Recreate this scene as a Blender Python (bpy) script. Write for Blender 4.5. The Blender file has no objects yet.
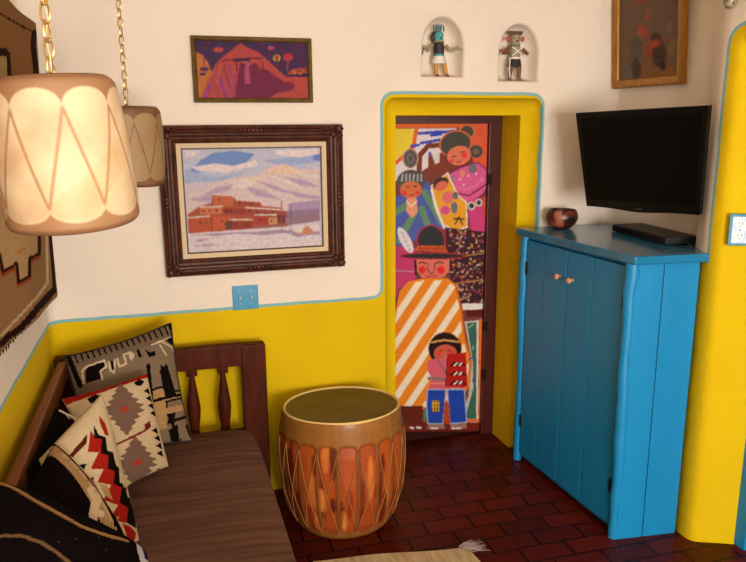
import bpy, bmesh, math, random
import numpy as np
from mathutils import Vector, Matrix
from mathutils.geometry import tessellate_polygon
random.seed(7); np.random.seed(7)
C = bpy.context.scene.collection
PI = math.pi
# ------------------------------------------------------------ camera
CAM_F = 695.984
CAM_M = np.array([[0.9579, -0.2869, -0.0060], [0.0665, 0.2016, 0.9772], [0.2792, 0.9365, -0.2122]])
EYE = np.array([0.0, 0.0, 1.65])
cam = bpy.data.cameras.new('camera'); cam.sensor_width = 36.0; cam.sensor_fit = 'HORIZONTAL'
cam.lens = CAM_F / 746 * 36.0; cam.clip_start = 0.02
camo = bpy.data.objects.new('camera', cam); C.objects.link(camo)
_r, _u, _f = [Vector(a).normalized() for a in CAM_M]
mw = Matrix(((_r.x, _u.x, -_f.x, EYE[0]), (_r.y, _u.y, -_f.y, EYE[1]), (_r.z, _u.z, -_f.z, EYE[2]), (0, 0, 0, 1)))
camo.matrix_world = mw
bpy.context.scene.camera = camo
# ------------------------------------------------------------ world, daylight, exposure
sc = bpy.context.scene
sc.view_settings.view_transform = 'Standard'; sc.view_settings.look = 'None'
sc.view_settings.gamma = 1.0; sc.view_settings.exposure = 0.0; sc.view_settings.use_curve_mapping = False
wd = bpy.data.worlds.new('sky'); sc.world = wd; wd.use_nodes = True
wd.node_tree.nodes['Background'].inputs[0].default_value = (0.75, 0.85, 1.0, 1)
wd.node_tree.nodes['Background'].inputs[1].default_value = 0.6
def area(name, loc, target, sx, sy, power, color):
    l = bpy.data.lights.new(name, 'AREA'); l.shape = 'RECTANGLE'; l.size = sx; l.size_y = sy
    l.energy = power; l.color = color
    o = bpy.data.objects.new(name, l); C.objects.link(o); o.location = loc
    o.rotation_euler = (Vector(target) - Vector(loc)).to_track_quat('-Z', 'Y').to_euler()
    return o
# daylight coming in at the two windows behind the camera
area('window_daylight', (0.80, -2.3, 1.28), (1.4, 3.0, 1.5), 1.4, 1.1, 166, (1.0, 0.96, 0.90))
area('side_window_daylight', (1.85, -0.9, 1.5), (-0.2, 1.6, 1.3), 0.9, 1.0, 7, (1.0, 0.93, 0.82))
area('ceiling_fill_light', (-0.1, -0.5, 2.42), (1.3, 2.4, 1.0), 0.8, 0.8, 20, (1.0, 0.84, 0.62))  # unseen warm fill, added to brighten the surfaces that face left

# ------------------------------------------------------------ helpers
def lin(c):
    return tuple(((x/255.0)/12.92 if x/255.0 <= 0.04045 else ((x/255.0+0.055)/1.055)**2.4) for x in c)
def rgba(c): return lin(c) + (1.0,)
def prop(o, label=None, cat=None, group=None, kind=None):
    if label: o['label'] = label
    if cat: o['category'] = cat
    if group: o['group'] = group
    if kind: o['kind'] = kind
    return o
def thing(name, label, cat, loc=(0, 0, 0), group=None):
    o = bpy.data.objects.new(name, None); C.objects.link(o); o.location = loc
    o.empty_display_size = 0.05
    return prop(o, label, cat, group)
def root_loc(o):
    p = Vector((0, 0, 0))
    while o is not None:
        p = p + Vector(o.location); o = o.parent
    return p

class E:      # tiny expression wrapper that writes shader math nodes
    def __init__(s, nt, sock): s.nt = nt; s.s = sock
    def _m(s, op, *a):
        n = s.nt.nodes.new('ShaderNodeMath'); n.operation = op
        for i, x in enumerate((s,) + a):
            if isinstance(x, E): s.nt.links.new(x.s, n.inputs[i])
            else: n.inputs[i].default_value = float(x)
        return E(s.nt, n.outputs[0])
    def __add__(s, o): return s._m('ADD', o)
    __radd__ = __add__
    def __sub__(s, o): return s._m('SUBTRACT', o)
    def __rsub__(s, o): return (s * -1.0) + o
    def __mul__(s, o): return s._m('MULTIPLY', o)
    __rmul__ = __mul__
    def mx(s, o): return s._m('MAXIMUM', o)
    def mn(s, o): return s._m('MINIMUM', o)
    def ab(s): return s._m('ABSOLUTE')
    def sq(s): return s._m('SQRT')
    def lt(s, o): return s._m('LESS_THAN', o)
    def gt(s, o): return s._m('GREATER_THAN', o)
def rbox(a, b, a0, a1, b0, b1, r):     # signed distance of a rounded rectangle
    qa = (a - (a0+a1)/2).ab() - ((a1-a0)/2 - r); qb = (b - (b0+b1)/2).ab() - ((b1-b0)/2 - r)
    pa = qa.mx(0.0); pb = qb.mx(0.0)
    return (pa*pa + pb*pb).sq() + qa.mx(qb).mn(0.0) - r

def mat(name, color=(200, 200, 200), rough=0.6, metal=0.0, spec=0.5, noise=None, bump=None, vc=False, coat=0.0, grain=None):
    """noise=(scale, colour2, amount)  bump=(scale, distance)  grain=(scale vector, colour2, amount)"""
    m = bpy.data.materials.new(name); m.use_nodes = True; nt = m.node_tree
    b = nt.nodes['Principled BSDF']
    b.inputs['Base Color'].default_value = rgba(color); b.inputs['Roughness'].default_value = rough
    b.inputs['Metallic'].default_value = metal; b.inputs['Specular IOR Level'].default_value = spec
    b.inputs['Coat Weight'].default_value = coat; b.inputs['Coat Roughness'].default_value = 0.15
    tc = nt.nodes.new('ShaderNodeTexCoord'); src = None
    if vc:
        a = nt.nodes.new('ShaderNodeAttribute'); a.attribute_name = 'Paint'; src = a.outputs['Color']
        nt.links.new(src, b.inputs['Base Color'])
    for spec_ in (noise, grain):
        if spec_ is None: continue
        sc_, c2, amt = spec_
        n = nt.nodes.new('ShaderNodeTexNoise'); n.inputs['Detail'].default_value = 6
        mp = nt.nodes.new('ShaderNodeMapping')
        if isinstance(sc_, (int, float)): sc_ = (sc_, sc_, sc_)
        mp.inputs['Scale'].default_value = sc_; n.inputs['Scale'].default_value = 1.0
        nt.links.new(tc.outputs['Object'], mp.inputs[0]); nt.links.new(mp.outputs[0], n.inputs['Vector'])
        rp = nt.nodes.new('ShaderNodeMapRange'); rp.inputs[1].default_value = 0.35; rp.inputs[2].default_value = 0.68
        rp.inputs[3].default_value = 0.0; rp.inputs[4].default_value = amt
        nt.links.new(n.outputs[0], rp.inputs[0])
        mx = nt.nodes.new('ShaderNodeMix'); mx.data_type = 'RGBA'
        nt.links.new(rp.outputs[0], mx.inputs[0])
        if src is None: mx.inputs[6].default_value = rgba(color)
        else: nt.links.new(src, mx.inputs[6])
        mx.inputs[7].default_value = rgba(c2); src = mx.outputs[2]
        nt.links.new(src, b.inputs['Base Color'])
    if bump:
        n = nt.nodes.new('ShaderNodeTexNoise'); n.inputs['Detail'].default_value = 4
        mp = nt.nodes.new('ShaderNodeMapping'); s_ = bump[0]
        mp.inputs['Scale'].default_value = (s_, s_, s_) if isinstance(s_, (int, float)) else s_
        n.inputs['Scale'].default_value = 1.0
        nt.links.new(tc.outputs['Object'], mp.inputs[0]); nt.links.new(mp.outputs[0], n.inputs['Vector'])
        bp = nt.nodes.new('ShaderNodeBump'); bp.inputs['Distance'].default_value = bump[1]; bp.inputs['Strength'].default_value = 1.0
        nt.links.new(n.outputs[0], bp.inputs['Height']); nt.links.new(bp.outputs[0], b.inputs['Normal'])
    return m

class MB:
    def __init__(s): s.bm = bmesh.new()
    def box(s, c, size, rot=None, bevel=0.0, seg=2):
        r = bmesh.ops.create_cube(s.bm, size=1.0); vs = r['verts']
        M_ = Matrix.Translation(Vector(c)) @ (rot.to_4x4() if rot else Matrix.Identity(4)) @ Matrix.Diagonal((size[0], size[1], size[2], 1))
        bmesh.ops.transform(s.bm, matrix=M_, verts=vs)
        if bevel > 0:
            es = list({e for v in vs for e in v.link_edges})
            bmesh.ops.bevel(s.bm, geom=es, offset=bevel, segments=seg, affect='EDGES', profile=0.5)
        return s
    def ell(s, c, rad, rot=None, seg=20, rings=12):
        r = bmesh.ops.create_uvsphere(s.bm, u_segments=seg, v_segments=rings, radius=1.0)
        M_ = Matrix.Translation(Vector(c)) @ (rot.to_4x4() if rot else Matrix.Identity(4)) @ Matrix.Diagonal((rad[0], rad[1], rad[2], 1))
        bmesh.ops.transform(s.bm, matrix=M_, verts=r['verts']); return s
    def tube(s, pts, rads, n=10, closed=False, cap=True):
        pts = [Vector(p) for p in pts]
        if isinstance(rads, (int, float)): rads = [rads]*len(pts)
        rings = []; up = Vector((0, 0, 1)); N = len(pts)
        prev = None
        for i, p in enumerate(pts):
            a = pts[(i-1) % N] if (i > 0 or closed) else p
            b = pts[(i+1) % N] if (i < N-1 or closed) else p
            t = (b-a).normalized()
            if prev is None:
                x = t.cross(up)
                if x.length < 1e-3: x = t.cross(Vector((1, 0, 0)))
                x.normalize()
            else:
                x = (prev - t*prev.dot(t)).normalized()
            prev = x; y = t.cross(x)
            rings.append([s.bm.verts.new(p + (x*math.cos(2*PI*k/n) + y*math.sin(2*PI*k/n))*rads[i]) for k in range(n)])
        M_ = N if closed else N-1
        for i in range(M_):
            a, b = rings[i], rings[(i+1) % N]
            for k in range(n): s.bm.faces.new((a[k], a[(k+1) % n], b[(k+1) % n], b[k]))
        if cap and not closed:
            s.bm.faces.new(list(reversed(rings[0]))); s.bm.faces.new(rings[-1])
        return s
    def lathe(s, prof, c=(0, 0, 0), n=32, wob=None, cap=(True, True)):
        rings = []
        for i, (r, z) in enumerate(prof):
            ring = []
            for k in range(n):
                a = 2*PI*k/n; rr = r*(wob(a, z) if wob else 1.0)
                ring.append(s.bm.verts.new((c[0]+rr*math.cos(a), c[1]+rr*math.sin(a), c[2]+z)))
            rings.append(ring)
        for i in range(len(rings)-1):
            a, b = rings[i], rings[i+1]
            for k in range(n): s.bm.faces.new((a[k], a[(k+1) % n], b[(k+1) % n], b[k]))
        if cap[0]: s.bm.faces.new(list(reversed(rings[0])))
        if cap[1]: s.bm.faces.new(rings[-1])
        return s
    def prism(s, pts, z0, z1, bevel=0.0):
        lo = [s.bm.verts.new((p[0], p[1], z0)) for p in pts]; hi = [s.bm.verts.new((p[0], p[1], z1)) for p in pts]
        n = len(pts); fs = [s.bm.faces.new(list(reversed(lo))), s.bm.faces.new(hi)]
        for i in range(n): fs.append(s.bm.faces.new((lo[i], lo[(i+1) % n], hi[(i+1) % n], hi[i])))
        if bevel:
            es = list({e for f in fs for e in f.edges})
            bmesh.ops.bevel(s.bm, geom=es, offset=bevel, segments=3, affect='EDGES', profile=0.5)
        return s
    def xf(s, M_): bmesh.ops.transform(s.bm, matrix=M_, verts=s.bm.verts[:]); return s
    def build(s, name, m, parent=None, smooth=True, world=True, angle=0.7):
        if parent is not None and world:
            bmesh.ops.translate(s.bm, vec=-root_loc(parent), verts=s.bm.verts[:])
        bmesh.ops.recalc_face_normals(s.bm, faces=s.bm.faces[:])
        me = bpy.data.meshes.new(name)
        if smooth:
            for f in s.bm.faces: f.smooth = True
            for e in s.bm.edges:
                if len(e.link_faces) == 2 and e.calc_face_angle(0) > angle: e.smooth = False
        s.bm.to_mesh(me); s.bm.free(); me.materials.append(m)
        o = bpy.data.objects.new(name, me); C.objects.link(o)
        if smooth: w_ = o.modifiers.new('shading', 'WEIGHTED_NORMAL'); w_.keep_sharp = True
        if parent is not None: o.parent = parent
        return o

def mesh_np(name, V, F, m, parent=None, col=None, smooth=True):
    V = np.asarray(V, float)
    if parent is not None: V = V - np.array(root_loc(parent))
    me = bpy.data.meshes.new(name); me.from_pydata(V.tolist(), [], [tuple(f) for f in F]); me.materials.append(m)
    if smooth: me.polygons.foreach_set('use_smooth', [True]*len(me.polygons))
    if col is not None:
        at = me.color_attributes.new('Paint', 'FLOAT_COLOR', 'POINT')
        at.data.foreach_set('color', np.concatenate([col, np.ones((len(col), 1))], 1).astype(np.float32).ravel())
    me.update()
    o = bpy.data.objects.new(name, me); C.objects.link(o)
    if parent is not None: o.parent = parent
    return o
def gridF(nu, nv, off=0, flip=False, wrap=False):
    F = []
    for j in range(nv-1):
        for i in range(nu if wrap else nu-1):
            a = off+j*nu+i; b = off+j*nu+(i+1) % nu; c = b+nu; d = a+nu
            F.append((a, d, c, b) if flip else (a, b, c, d))
    return F
def photo_px(V):        # where a point of the place sits in the reference frame, used to author painted designs
    q = (np.asarray(V) - EYE) @ CAM_M.T
    return 373 + CAM_F*q[:, 0]/q[:, 2], 281 - CAM_F*q[:, 1]/q[:, 2]

class Paint:
    def __init__(s, X, Y, base, gain=1.0):
        s.X = np.asarray(X); s.Y = np.asarray(Y); s.g = gain
        s.c = np.tile(np.array(lin(base))*gain, (len(s.X), 1)); s.t = (0, 0, 1)
    def T(s, x0, y0, sc_): s.t = (x0, y0, sc_); return s
    def _p(s, pts): return [(s.t[0]+p[0]/s.t[2], s.t[1]+p[1]/s.t[2]) for p in pts]
    def put(s, m, c): s.c[m] = np.array(lin(c))*s.g
    def poly(s, pts, c):
        pts = s._p(pts); m = np.zeros(len(s.X), bool); n = len(pts)
        for i in range(n):
            x0, y0 = pts[i]; x1, y1 = pts[(i+1) % n]
            if y0 == y1: continue
            k = ((y0 > s.Y) != (y1 > s.Y)) & (s.X < (x1-x0)*(s.Y-y0)/(y1-y0)+x0); m ^= k
        s.put(m, c); return s
    def ell(s, cx, cy, rx, ry, c, a=0):
        (cx, cy), = s._p([(cx, cy)]); rx /= s.t[2]; ry /= s.t[2]; a = math.radians(a)
        dx = s.X-cx; dy = s.Y-cy; u = dx*math.cos(a)+dy*math.sin(a); v = -dx*math.sin(a)+dy*math.cos(a)
        s.put((u/rx)**2+(v/ry)**2 < 1, c); return s
    def line(s, pts, w, c):
        pts = s._p(pts); w = w/s.t[2]/2; m = np.zeros(len(s.X), bool)
        for (x0, y0), (x1, y1) in zip(pts[:-1], pts[1:]):
            L = max((x1-x0)**2+(y1-y0)**2, 1e-9); t = np.clip(((s.X-x0)*(x1-x0)+(s.Y-y0)*(y1-y0))/L, 0, 1)
            m |= (s.X-x0-t*(x1-x0))**2+(s.Y-y0-t*(y1-y0))**2 < w*w
        s.put(m, c); return s
    def stripes(s, pts, c, ax, ay, off, period, frac):
        old = s.c.copy(); s.poly(pts, c); ch = np.any(s.c != old, 1)
        u = (s.X-s.t[0])*s.t[2]*ax + (s.Y-s.t[1])*s.t[2]*ay - off; s.c = np.where((ch & (((u/period) % 1.0) < frac))[:, None], s.c, old); return s
    def blur(s, nu, nv, k):
        A = s.c.reshape(nv, nu, 3)
        for _ in range(k):
            B = np.pad(A, ((1, 1), (1, 1), (0, 0)), mode='edge'); A = (B[1:-1, 1:-1]*2+B[:-2, 1:-1]+B[2:, 1:-1]+B[1:-1, :-2]+B[1:-1, 2:])/6
        s.c = A.reshape(-1, 3); return s
    def dots(s, x0, y0, x1, y1, n, r, cols):
        for _ in range(n): s.ell(random.uniform(x0, x1), random.uniform(y0, y1), r, r, random.choice(cols))
        return s

# ------------------------------------------------------------ room materials
YEL = (222, 188, 4); WHT = (234, 222, 209); BLN = (128, 178, 182); BLU = (14, 134, 192)
def wall_paint(name, distfn):
    m = mat(name, WHT, 0.85, spec=0.2, bump=(9.0, 0.006))
    nt = m.node_tree; b = nt.nodes['Principled BSDF']
    tc = nt.nodes.new('ShaderNodeTexCoord'); sp = nt.nodes.new('ShaderNodeSeparateXYZ'); nt.links.new(tc.outputs['Object'], sp.inputs[0])
    nz = nt.nodes.new('ShaderNodeTexNoise'); nz.inputs['Scale'].default_value = 7; nt.links.new(tc.outputs['Object'], nz.inputs[0])
    wob = (E(nt, nz.outputs[0]) - 0.5)*0.012
    x, y, z = (E(nt, sp.outputs[i]) for i in range(3))
    d = distfn(x, y, z) + wob
    n2 = nt.nodes.new('ShaderNodeTexNoise'); n2.inputs['Scale'].default_value = 3.0; n2.inputs['Detail'].default_value = 5
    nt.links.new(tc.outputs['Object'], n2.inputs[0])
    def mixc(fac, a, b_):
        mx = nt.nodes.new('ShaderNodeMix'); mx.data_type = 'RGBA'
        nt.links.new(fac.s, mx.inputs[0])
        for i, q in ((6, a), (7, b_)):
            if isinstance(q, tuple): mx.inputs[i].default_value = rgba(q)
            else: nt.links.new(q, mx.inputs[i])
        return mx.outputs[2]
    f2 = E(nt, n2.outputs[0])
    white = mixc(f2, WHT, (228, 213, 198)); yel = mixc(f2, YEL, (206, 170, 2))
    out = mixc(d.lt(0.0), white, yel); out = mixc((d - 0.003).ab().lt(0.0068), out, BLN)
    nt.links.new(out, b.inputs['Base Color'])
    return m
YB = 0.889
def d_back(x, y, z):
    a = rbox(x, z, 0.94, 1.734, -3.0, 1.806, 0.055)
    w = rbox(x, z, -3.0, 0.94, YB, 5.0, 0.045)*-1.0
    return a.mn(w.mx(z - 1.3).mx(x - 1.3))
def d_left(x, y, z): return z - YB
def d_right(x, y, z):
    a = rbox(y, z, 0.9, 2.125, -3.0, 2.0, 0.07)
    return a.mn((z - 1.15).mx(y - 2.6))
M_back = wall_paint('painted plaster back', d_back)
M_left = wall_paint('painted plaster left', d_left)
M_right = wall_paint('painted plaster right', d_right)
M_ceil = mat('ceiling plaster', (225, 210, 190), 0.9, spec=0.1, noise=(2, (210, 192, 170), 0.5))

def floor_mat():
    m = mat('waxed brick', (90, 26, 14), 0.36, spec=0.14)
    nt = m.node_tree; b = nt.nodes['Principled BSDF']
    tc = nt.nodes.new('ShaderNodeTexCoord'); mp = nt.nodes.new('ShaderNodeMapping'); mp.vector_type = 'TEXTURE'
    mp.inputs['Location'].default_value = (0.9703, 2.5342, 0); mp.inputs['Rotation'].default_value = (0, 0, -0.0201)
    nt.links.new(tc.outputs['Object'], mp.inputs[0])
    nw = nt.nodes.new('ShaderNodeTexNoise'); nw.inputs['Scale'].default_value = 12; nt.links.new(tc.outputs['Object'], nw.inputs[0])
    va = nt.nodes.new('ShaderNodeVectorMath'); va.operation = 'MULTIPLY_ADD'
    va.inputs[1].default_value = (0.008, 0.008, 0); nt.links.new(nw.outputs['Color'], va.inputs[0]); nt.links.new(mp.outputs[0], va.inputs[2])
    br = nt.nodes.new('ShaderNodeTexBrick'); nt.links.new(va.outputs[0], br.inputs['Vector'])
    br.inputs['Scale'].default_value = 1.0; br.inputs['Brick Width'].default_value = 0.205; br.inputs['Row Height'].default_value = 0.0961
    br.inputs['Mortar Size'].default_value = 0.0045; br.inputs['Mortar Smooth'].default_value = 0.3
    br.inputs['Color1'].default_value = rgba((100, 27, 12)); br.inputs['Color2'].default_value = rgba((76, 18, 9)); br.inputs['Mortar'].default_value = rgba((16, 6, 5))
    n = nt.nodes.new('ShaderNodeTexNoise'); n.inputs['Scale'].default_value = 14; n.inputs['Detail'].default_value = 6; nt.links.new(tc.outputs['Object'], n.inputs[0])
    mx = nt.nodes.new('ShaderNodeMix'); mx.data_type = 'RGBA'; mx.blend_type = 'MULTIPLY'; mx.inputs[0].default_value = 0.5
    nt.links.new(br.outputs['Color'], mx.inputs[6]); nt.links.new(n.outputs[0], mx.inputs[7]); nt.links.new(mx.outputs[2], b.inputs['Base Color'])
    bp = nt.nodes.new('ShaderNodeBump'); bp.invert = True; bp.inputs['Distance'].default_value = 0.004
    nt.links.new(br.outputs['Fac'], bp.inputs['Height'])
    bp2 = nt.nodes.new('ShaderNodeBump'); bp2.inputs['Distance'].default_value = 0.003; nt.links.new(n.outputs[0], bp2.inputs['Height']); nt.links.new(bp.outputs[0], bp2.inputs['Normal'])
    nt.links.new(bp2.outputs[0], b.inputs['Normal'])
    return m
M_floor = floor_mat()

# ------------------------------------------------------------ walls
YW = 3.0; XL = -0.48; ZC = 2.5
def arc(cx, cy, r, a0, a1, n=8): return [(cx+r*math.cos(a0+(a1-a0)*i/n), cy+r*math.sin(a0+(a1-a0)*i/n)) for i in range(n+1)]
def inset(pts, d, closed):       # pts CCW; moves inwards by d (miter)
    n = len(pts); out = []
    for i in range(n):
        p = Vector(pts[i]); a = Vector(pts[i-1]) if (i > 0 or closed) else None; b = Vector(pts[(i+1) % n]) if (i < n-1 or closed) else None
        ns = []
        for q, r in ((a, p), (p, b)):
            if q is None or r is None: continue
            t = (r-q)
            if t.length < 1e-7: continue
            t.normalize(); ns.append(Vector((-t.y, t.x)))
        m = sum(ns, Vector((0, 0))).normalized(); k = 1/max(0.5, m.dot(ns[0]))
        out.append(tuple(p + m*d*k))
    return out
def recess(V, F, pts, prof, closed, to3, fill):
    rings = []
    for ins, dep in prof:
        q = inset(pts, ins, closed); off = len(V); V += [to3(a, b, dep) for a, b in q]; rings.append(off)
    n = len(pts)
    for r0, r1 in zip(rings[:-1], rings[1:]):
        for i in range(n if closed else n-1):
            F.append((r0+i, r0+(i+1) % n, r1+(i+1) % n, r1+i))
    if fill: F.append(tuple(range(rings[-1], rings[-1]+n)))
def tess(V, F, loops, to3):
    off = len(V); flat = [p for l in loops for p in l]
    V += [to3(a, b, 0) for a, b in flat]
    for t in tessellate_polygon([[Vector((a, b, 0)) for a, b in l] for l in loops]): F.append(tuple(off+i for i in t))
def bull(r, depth, n=6): return [(r*(1-math.cos(a)), r*math.sin(a)) for a in [PI/2*i/n for i in range(n+1)]] + [(r, depth)]
def finish(o):
    bm = bmesh.new(); bm.from_mesh(o.data); bmesh.ops.remove_doubles(bm, verts=bm.verts[:], dist=1e-5)
    for e in bm.edges: e.smooth = not (len(e.link_faces) == 2 and e.calc_face_angle(0) > 0.75)
    bm.to_mesh(o.data); bm.free()
DX0, DX1, DZ = 0.953, 1.733, 1.789
door_out = [(DX1, 0)] + [(DX1-0.05+0.05*math.cos(a), DZ-0.05+0.05*math.sin(a)) for a in [PI/2*i/6 for i in range(7)]] + [(DX0+0.05+0.05*math.cos(a), DZ-0.05+0.05*math.sin(a)) for a in [PI/2+PI/2*i/6 for i in range(7)]] + [(DX0, 0)]
def kniche(x0, x1, z0, zt):
    w = (x1-x0)/2; cx = (x0+x1)/2; pts = [(x0, z0), (x1, z0)]
    zs = zt - w*1.25
    return pts + [(cx+w*math.cos(a)*(1+0.0*i), zs+w*1.25*math.sin(a)) for i, a in enumerate([PI*k/16 for k in range(17)])]
NI = [kniche(1.118, 1.332, 1.872, 2.140), kniche(1.492, 1.708, 1.858, 2.124)]
V = []; F = []
to_back = lambda a, b, d: (a, YW+d, b)
outer = [(-0.62, 0), (DX0, 0)] + list(reversed(door_out))[1:-1] + [(DX1, 0), (2.30, 0), (2.30, ZC), (-0.62, ZC)]
tess(V, F, [outer] + NI, to_back)
recess(V, F, door_out, bull(0.075, 0.34, 10), False, to_back, True)
for n_ in NI: recess(V, F, n_, [(0, 0), (0.003, 0.002), (0.008, 0.008), (0.010, 0.02), (0.016, 0.06), (0.03, 0.085), (0.05, 0.095)], True, to_back, True)
o = mesh_np('wall_back', V, F, M_back); finish(o); prop(o, kind='structure')

# left wall, sweeping round the soft corner into the back wall
prof = [(XL-0.005, -2.5), (XL, 0.0), (XL, 2.0)] + [(XL+0.05-0.05*math.cos(a), YW-0.052+0.05*math.sin(a)) for a in [PI/2*i/6 for i in range(7)]] + [(XL+0.12, YW-0.001)]
V = []; F = []
for z in (0.0, ZC): V += [(x, y, z) for x, y in prof]
n = len(prof)
for i in range(n-1): F.append((i, i+1, n+i+1, n+i))
o = mesh_np('wall_left', V, F, M_left); finish(o); prop(o, kind='structure')

# right wall: alcove behind the cabinet, pier, arched opening
XR = 1.962; XA = 2.125; ZO = 1.992; YO = 2.112; YN = 0.95
V = []; F = []
to_right = lambda a, b, d: (XR+d, a, b)
op = [(YO, 0)] + [(YO-0.07+0.07*math.cos(a), ZO-0.07+0.07*math.sin(a)) for a in [PI/2*i/6 for i in range(7)]] + [(YN+0.07+0.07*math.cos(a), ZO-0.07+0.07*math.sin(a)) for a in [PI/2+PI/2*i/6 for i in range(7)]] + [(YN, 0)]
W2 = [(-1.45, 0.95), (-0.35, 0.95), (-0.35, 2.0), (-1.45, 2.0)]
outer = [(-2.5, 0), (YN, 0)] + list(reversed(op))[1:-1] + [(YO, 0), (2.155, 0), (2.155, ZC), (-2.5, ZC)]
tess(V, F, [outer, W2], to_right)
recess(V, F, op, [(0, 0), (0.020, 0.003), (0.034, 0.010), (0.044, 0.022), (0.050, 0.034), (0.108, 0.165), (0.11, 0.26)], False, to_right, False)
recess(V, F, W2, bull(0.03, 0.2), True, to_right, False)
alc = [(XR, 2.155), (1.978, 2.185), (2.020, 2.262), (2.034, 2.278), (2.055, 2.285), (XA-0.03, 2.288), (XA, 2.31), (XA, 2.95)] + [(XA-0.04+0.04*math.cos(a), YW-0.042+0.04*math.sin(a)) for a in [PI/2*i/5 for i in range(6)]] + [(XA-0.1, YW-0.001)]
off = len(V); n = len(alc)
for z in (0.0, ZC): V += [(x, y, z) for x, y in alc]
for i in range(n-1): F.append((off+i, off+i+1, off+n+i+1, off+n+i))
o = mesh_np('wall_right', V, F, M_right); finish(o); prop(o, kind='structure')
# front wall behind the camera with its window opening
V = []; F = []
W1 = [(0.10, 0.7), (1.50, 0.7), (1.50, 1.9), (0.10, 1.9)]
to_front = lambda a, b, d: (a, -2.5-d, b)
tess(V, F, [[(-0.62, 0), (2.3, 0), (2.3, ZC), (-0.62, ZC)], W1], to_front)
recess(V, F, W1, bull(0.03, 0.2), True, to_front, False)
o = mesh_np('wall_front', V, F, M_ceil); finish(o); prop(o, kind='structure')
MB().box((0.85, 0.4, -0.05), (3.2, 6.2, 0.1)).build('floor', M_floor, smooth=False)['kind'] = 'structure'
MB().box((0.85, 0.4, ZC+0.05), (3.2, 6.2, 0.1)).build('ceiling', M_ceil, smooth=False)['kind'] = 'structure'
M_glass = mat('window glass', (235, 240, 245), 0.02); M_glass.node_tree.nodes['Principled BSDF'].inputs['Transmission Weight'].default_value = 1.0
M_blue = mat('blue paint', BLU, 0.42, spec=0.5, noise=((6, 6, 1.5), (10, 116, 172), 0.4), bump=((30, 30, 6), 0.0015))
def window(name, p0, p1, axis):
    r = prop(bpy.data.objects.new(name, None), kind='structure'); C.objects.link(r); r.location = p0
    P0 = Vector(p0); P1 = Vector(p1); c = (P0+P1)/2; w = (Vector((P1.x, P1.y, 0))-Vector((P0.x, P0.y, 0))).length; h = P1.z-P0.z
    rot = Matrix.Rotation(PI/2 if axis == 'y' else 0, 3, 'Z'); fr = MB()
    for s in (-1, 1):
        fr.box(c+rot@Vector((s*(w/2-0.025), 0, 0)), (0.05, 0.05, h), rot, 0.004); fr.box(c+Vector((0, 0, s*(h/2-0.025))), (w, 0.05, 0.05), rot, 0.004)
    fr.box(c, (0.03, 0.03, h-0.1), rot); fr.box(c, (w-0.1, 0.03, 0.03), rot)
    fr.build('window_frame', M_blue, r); MB().box(c, (w-0.1, 0.004, h-0.1), rot).build('pane', M_glass, r, smooth=False)
window('window_1', (0.10, -2.66, 0.7), (1.50, -2.66, 1.9), 'x')
window('window_2', (2.13, -1.45, 0.95), (2.13, -0.35, 2.0), 'y')

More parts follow.
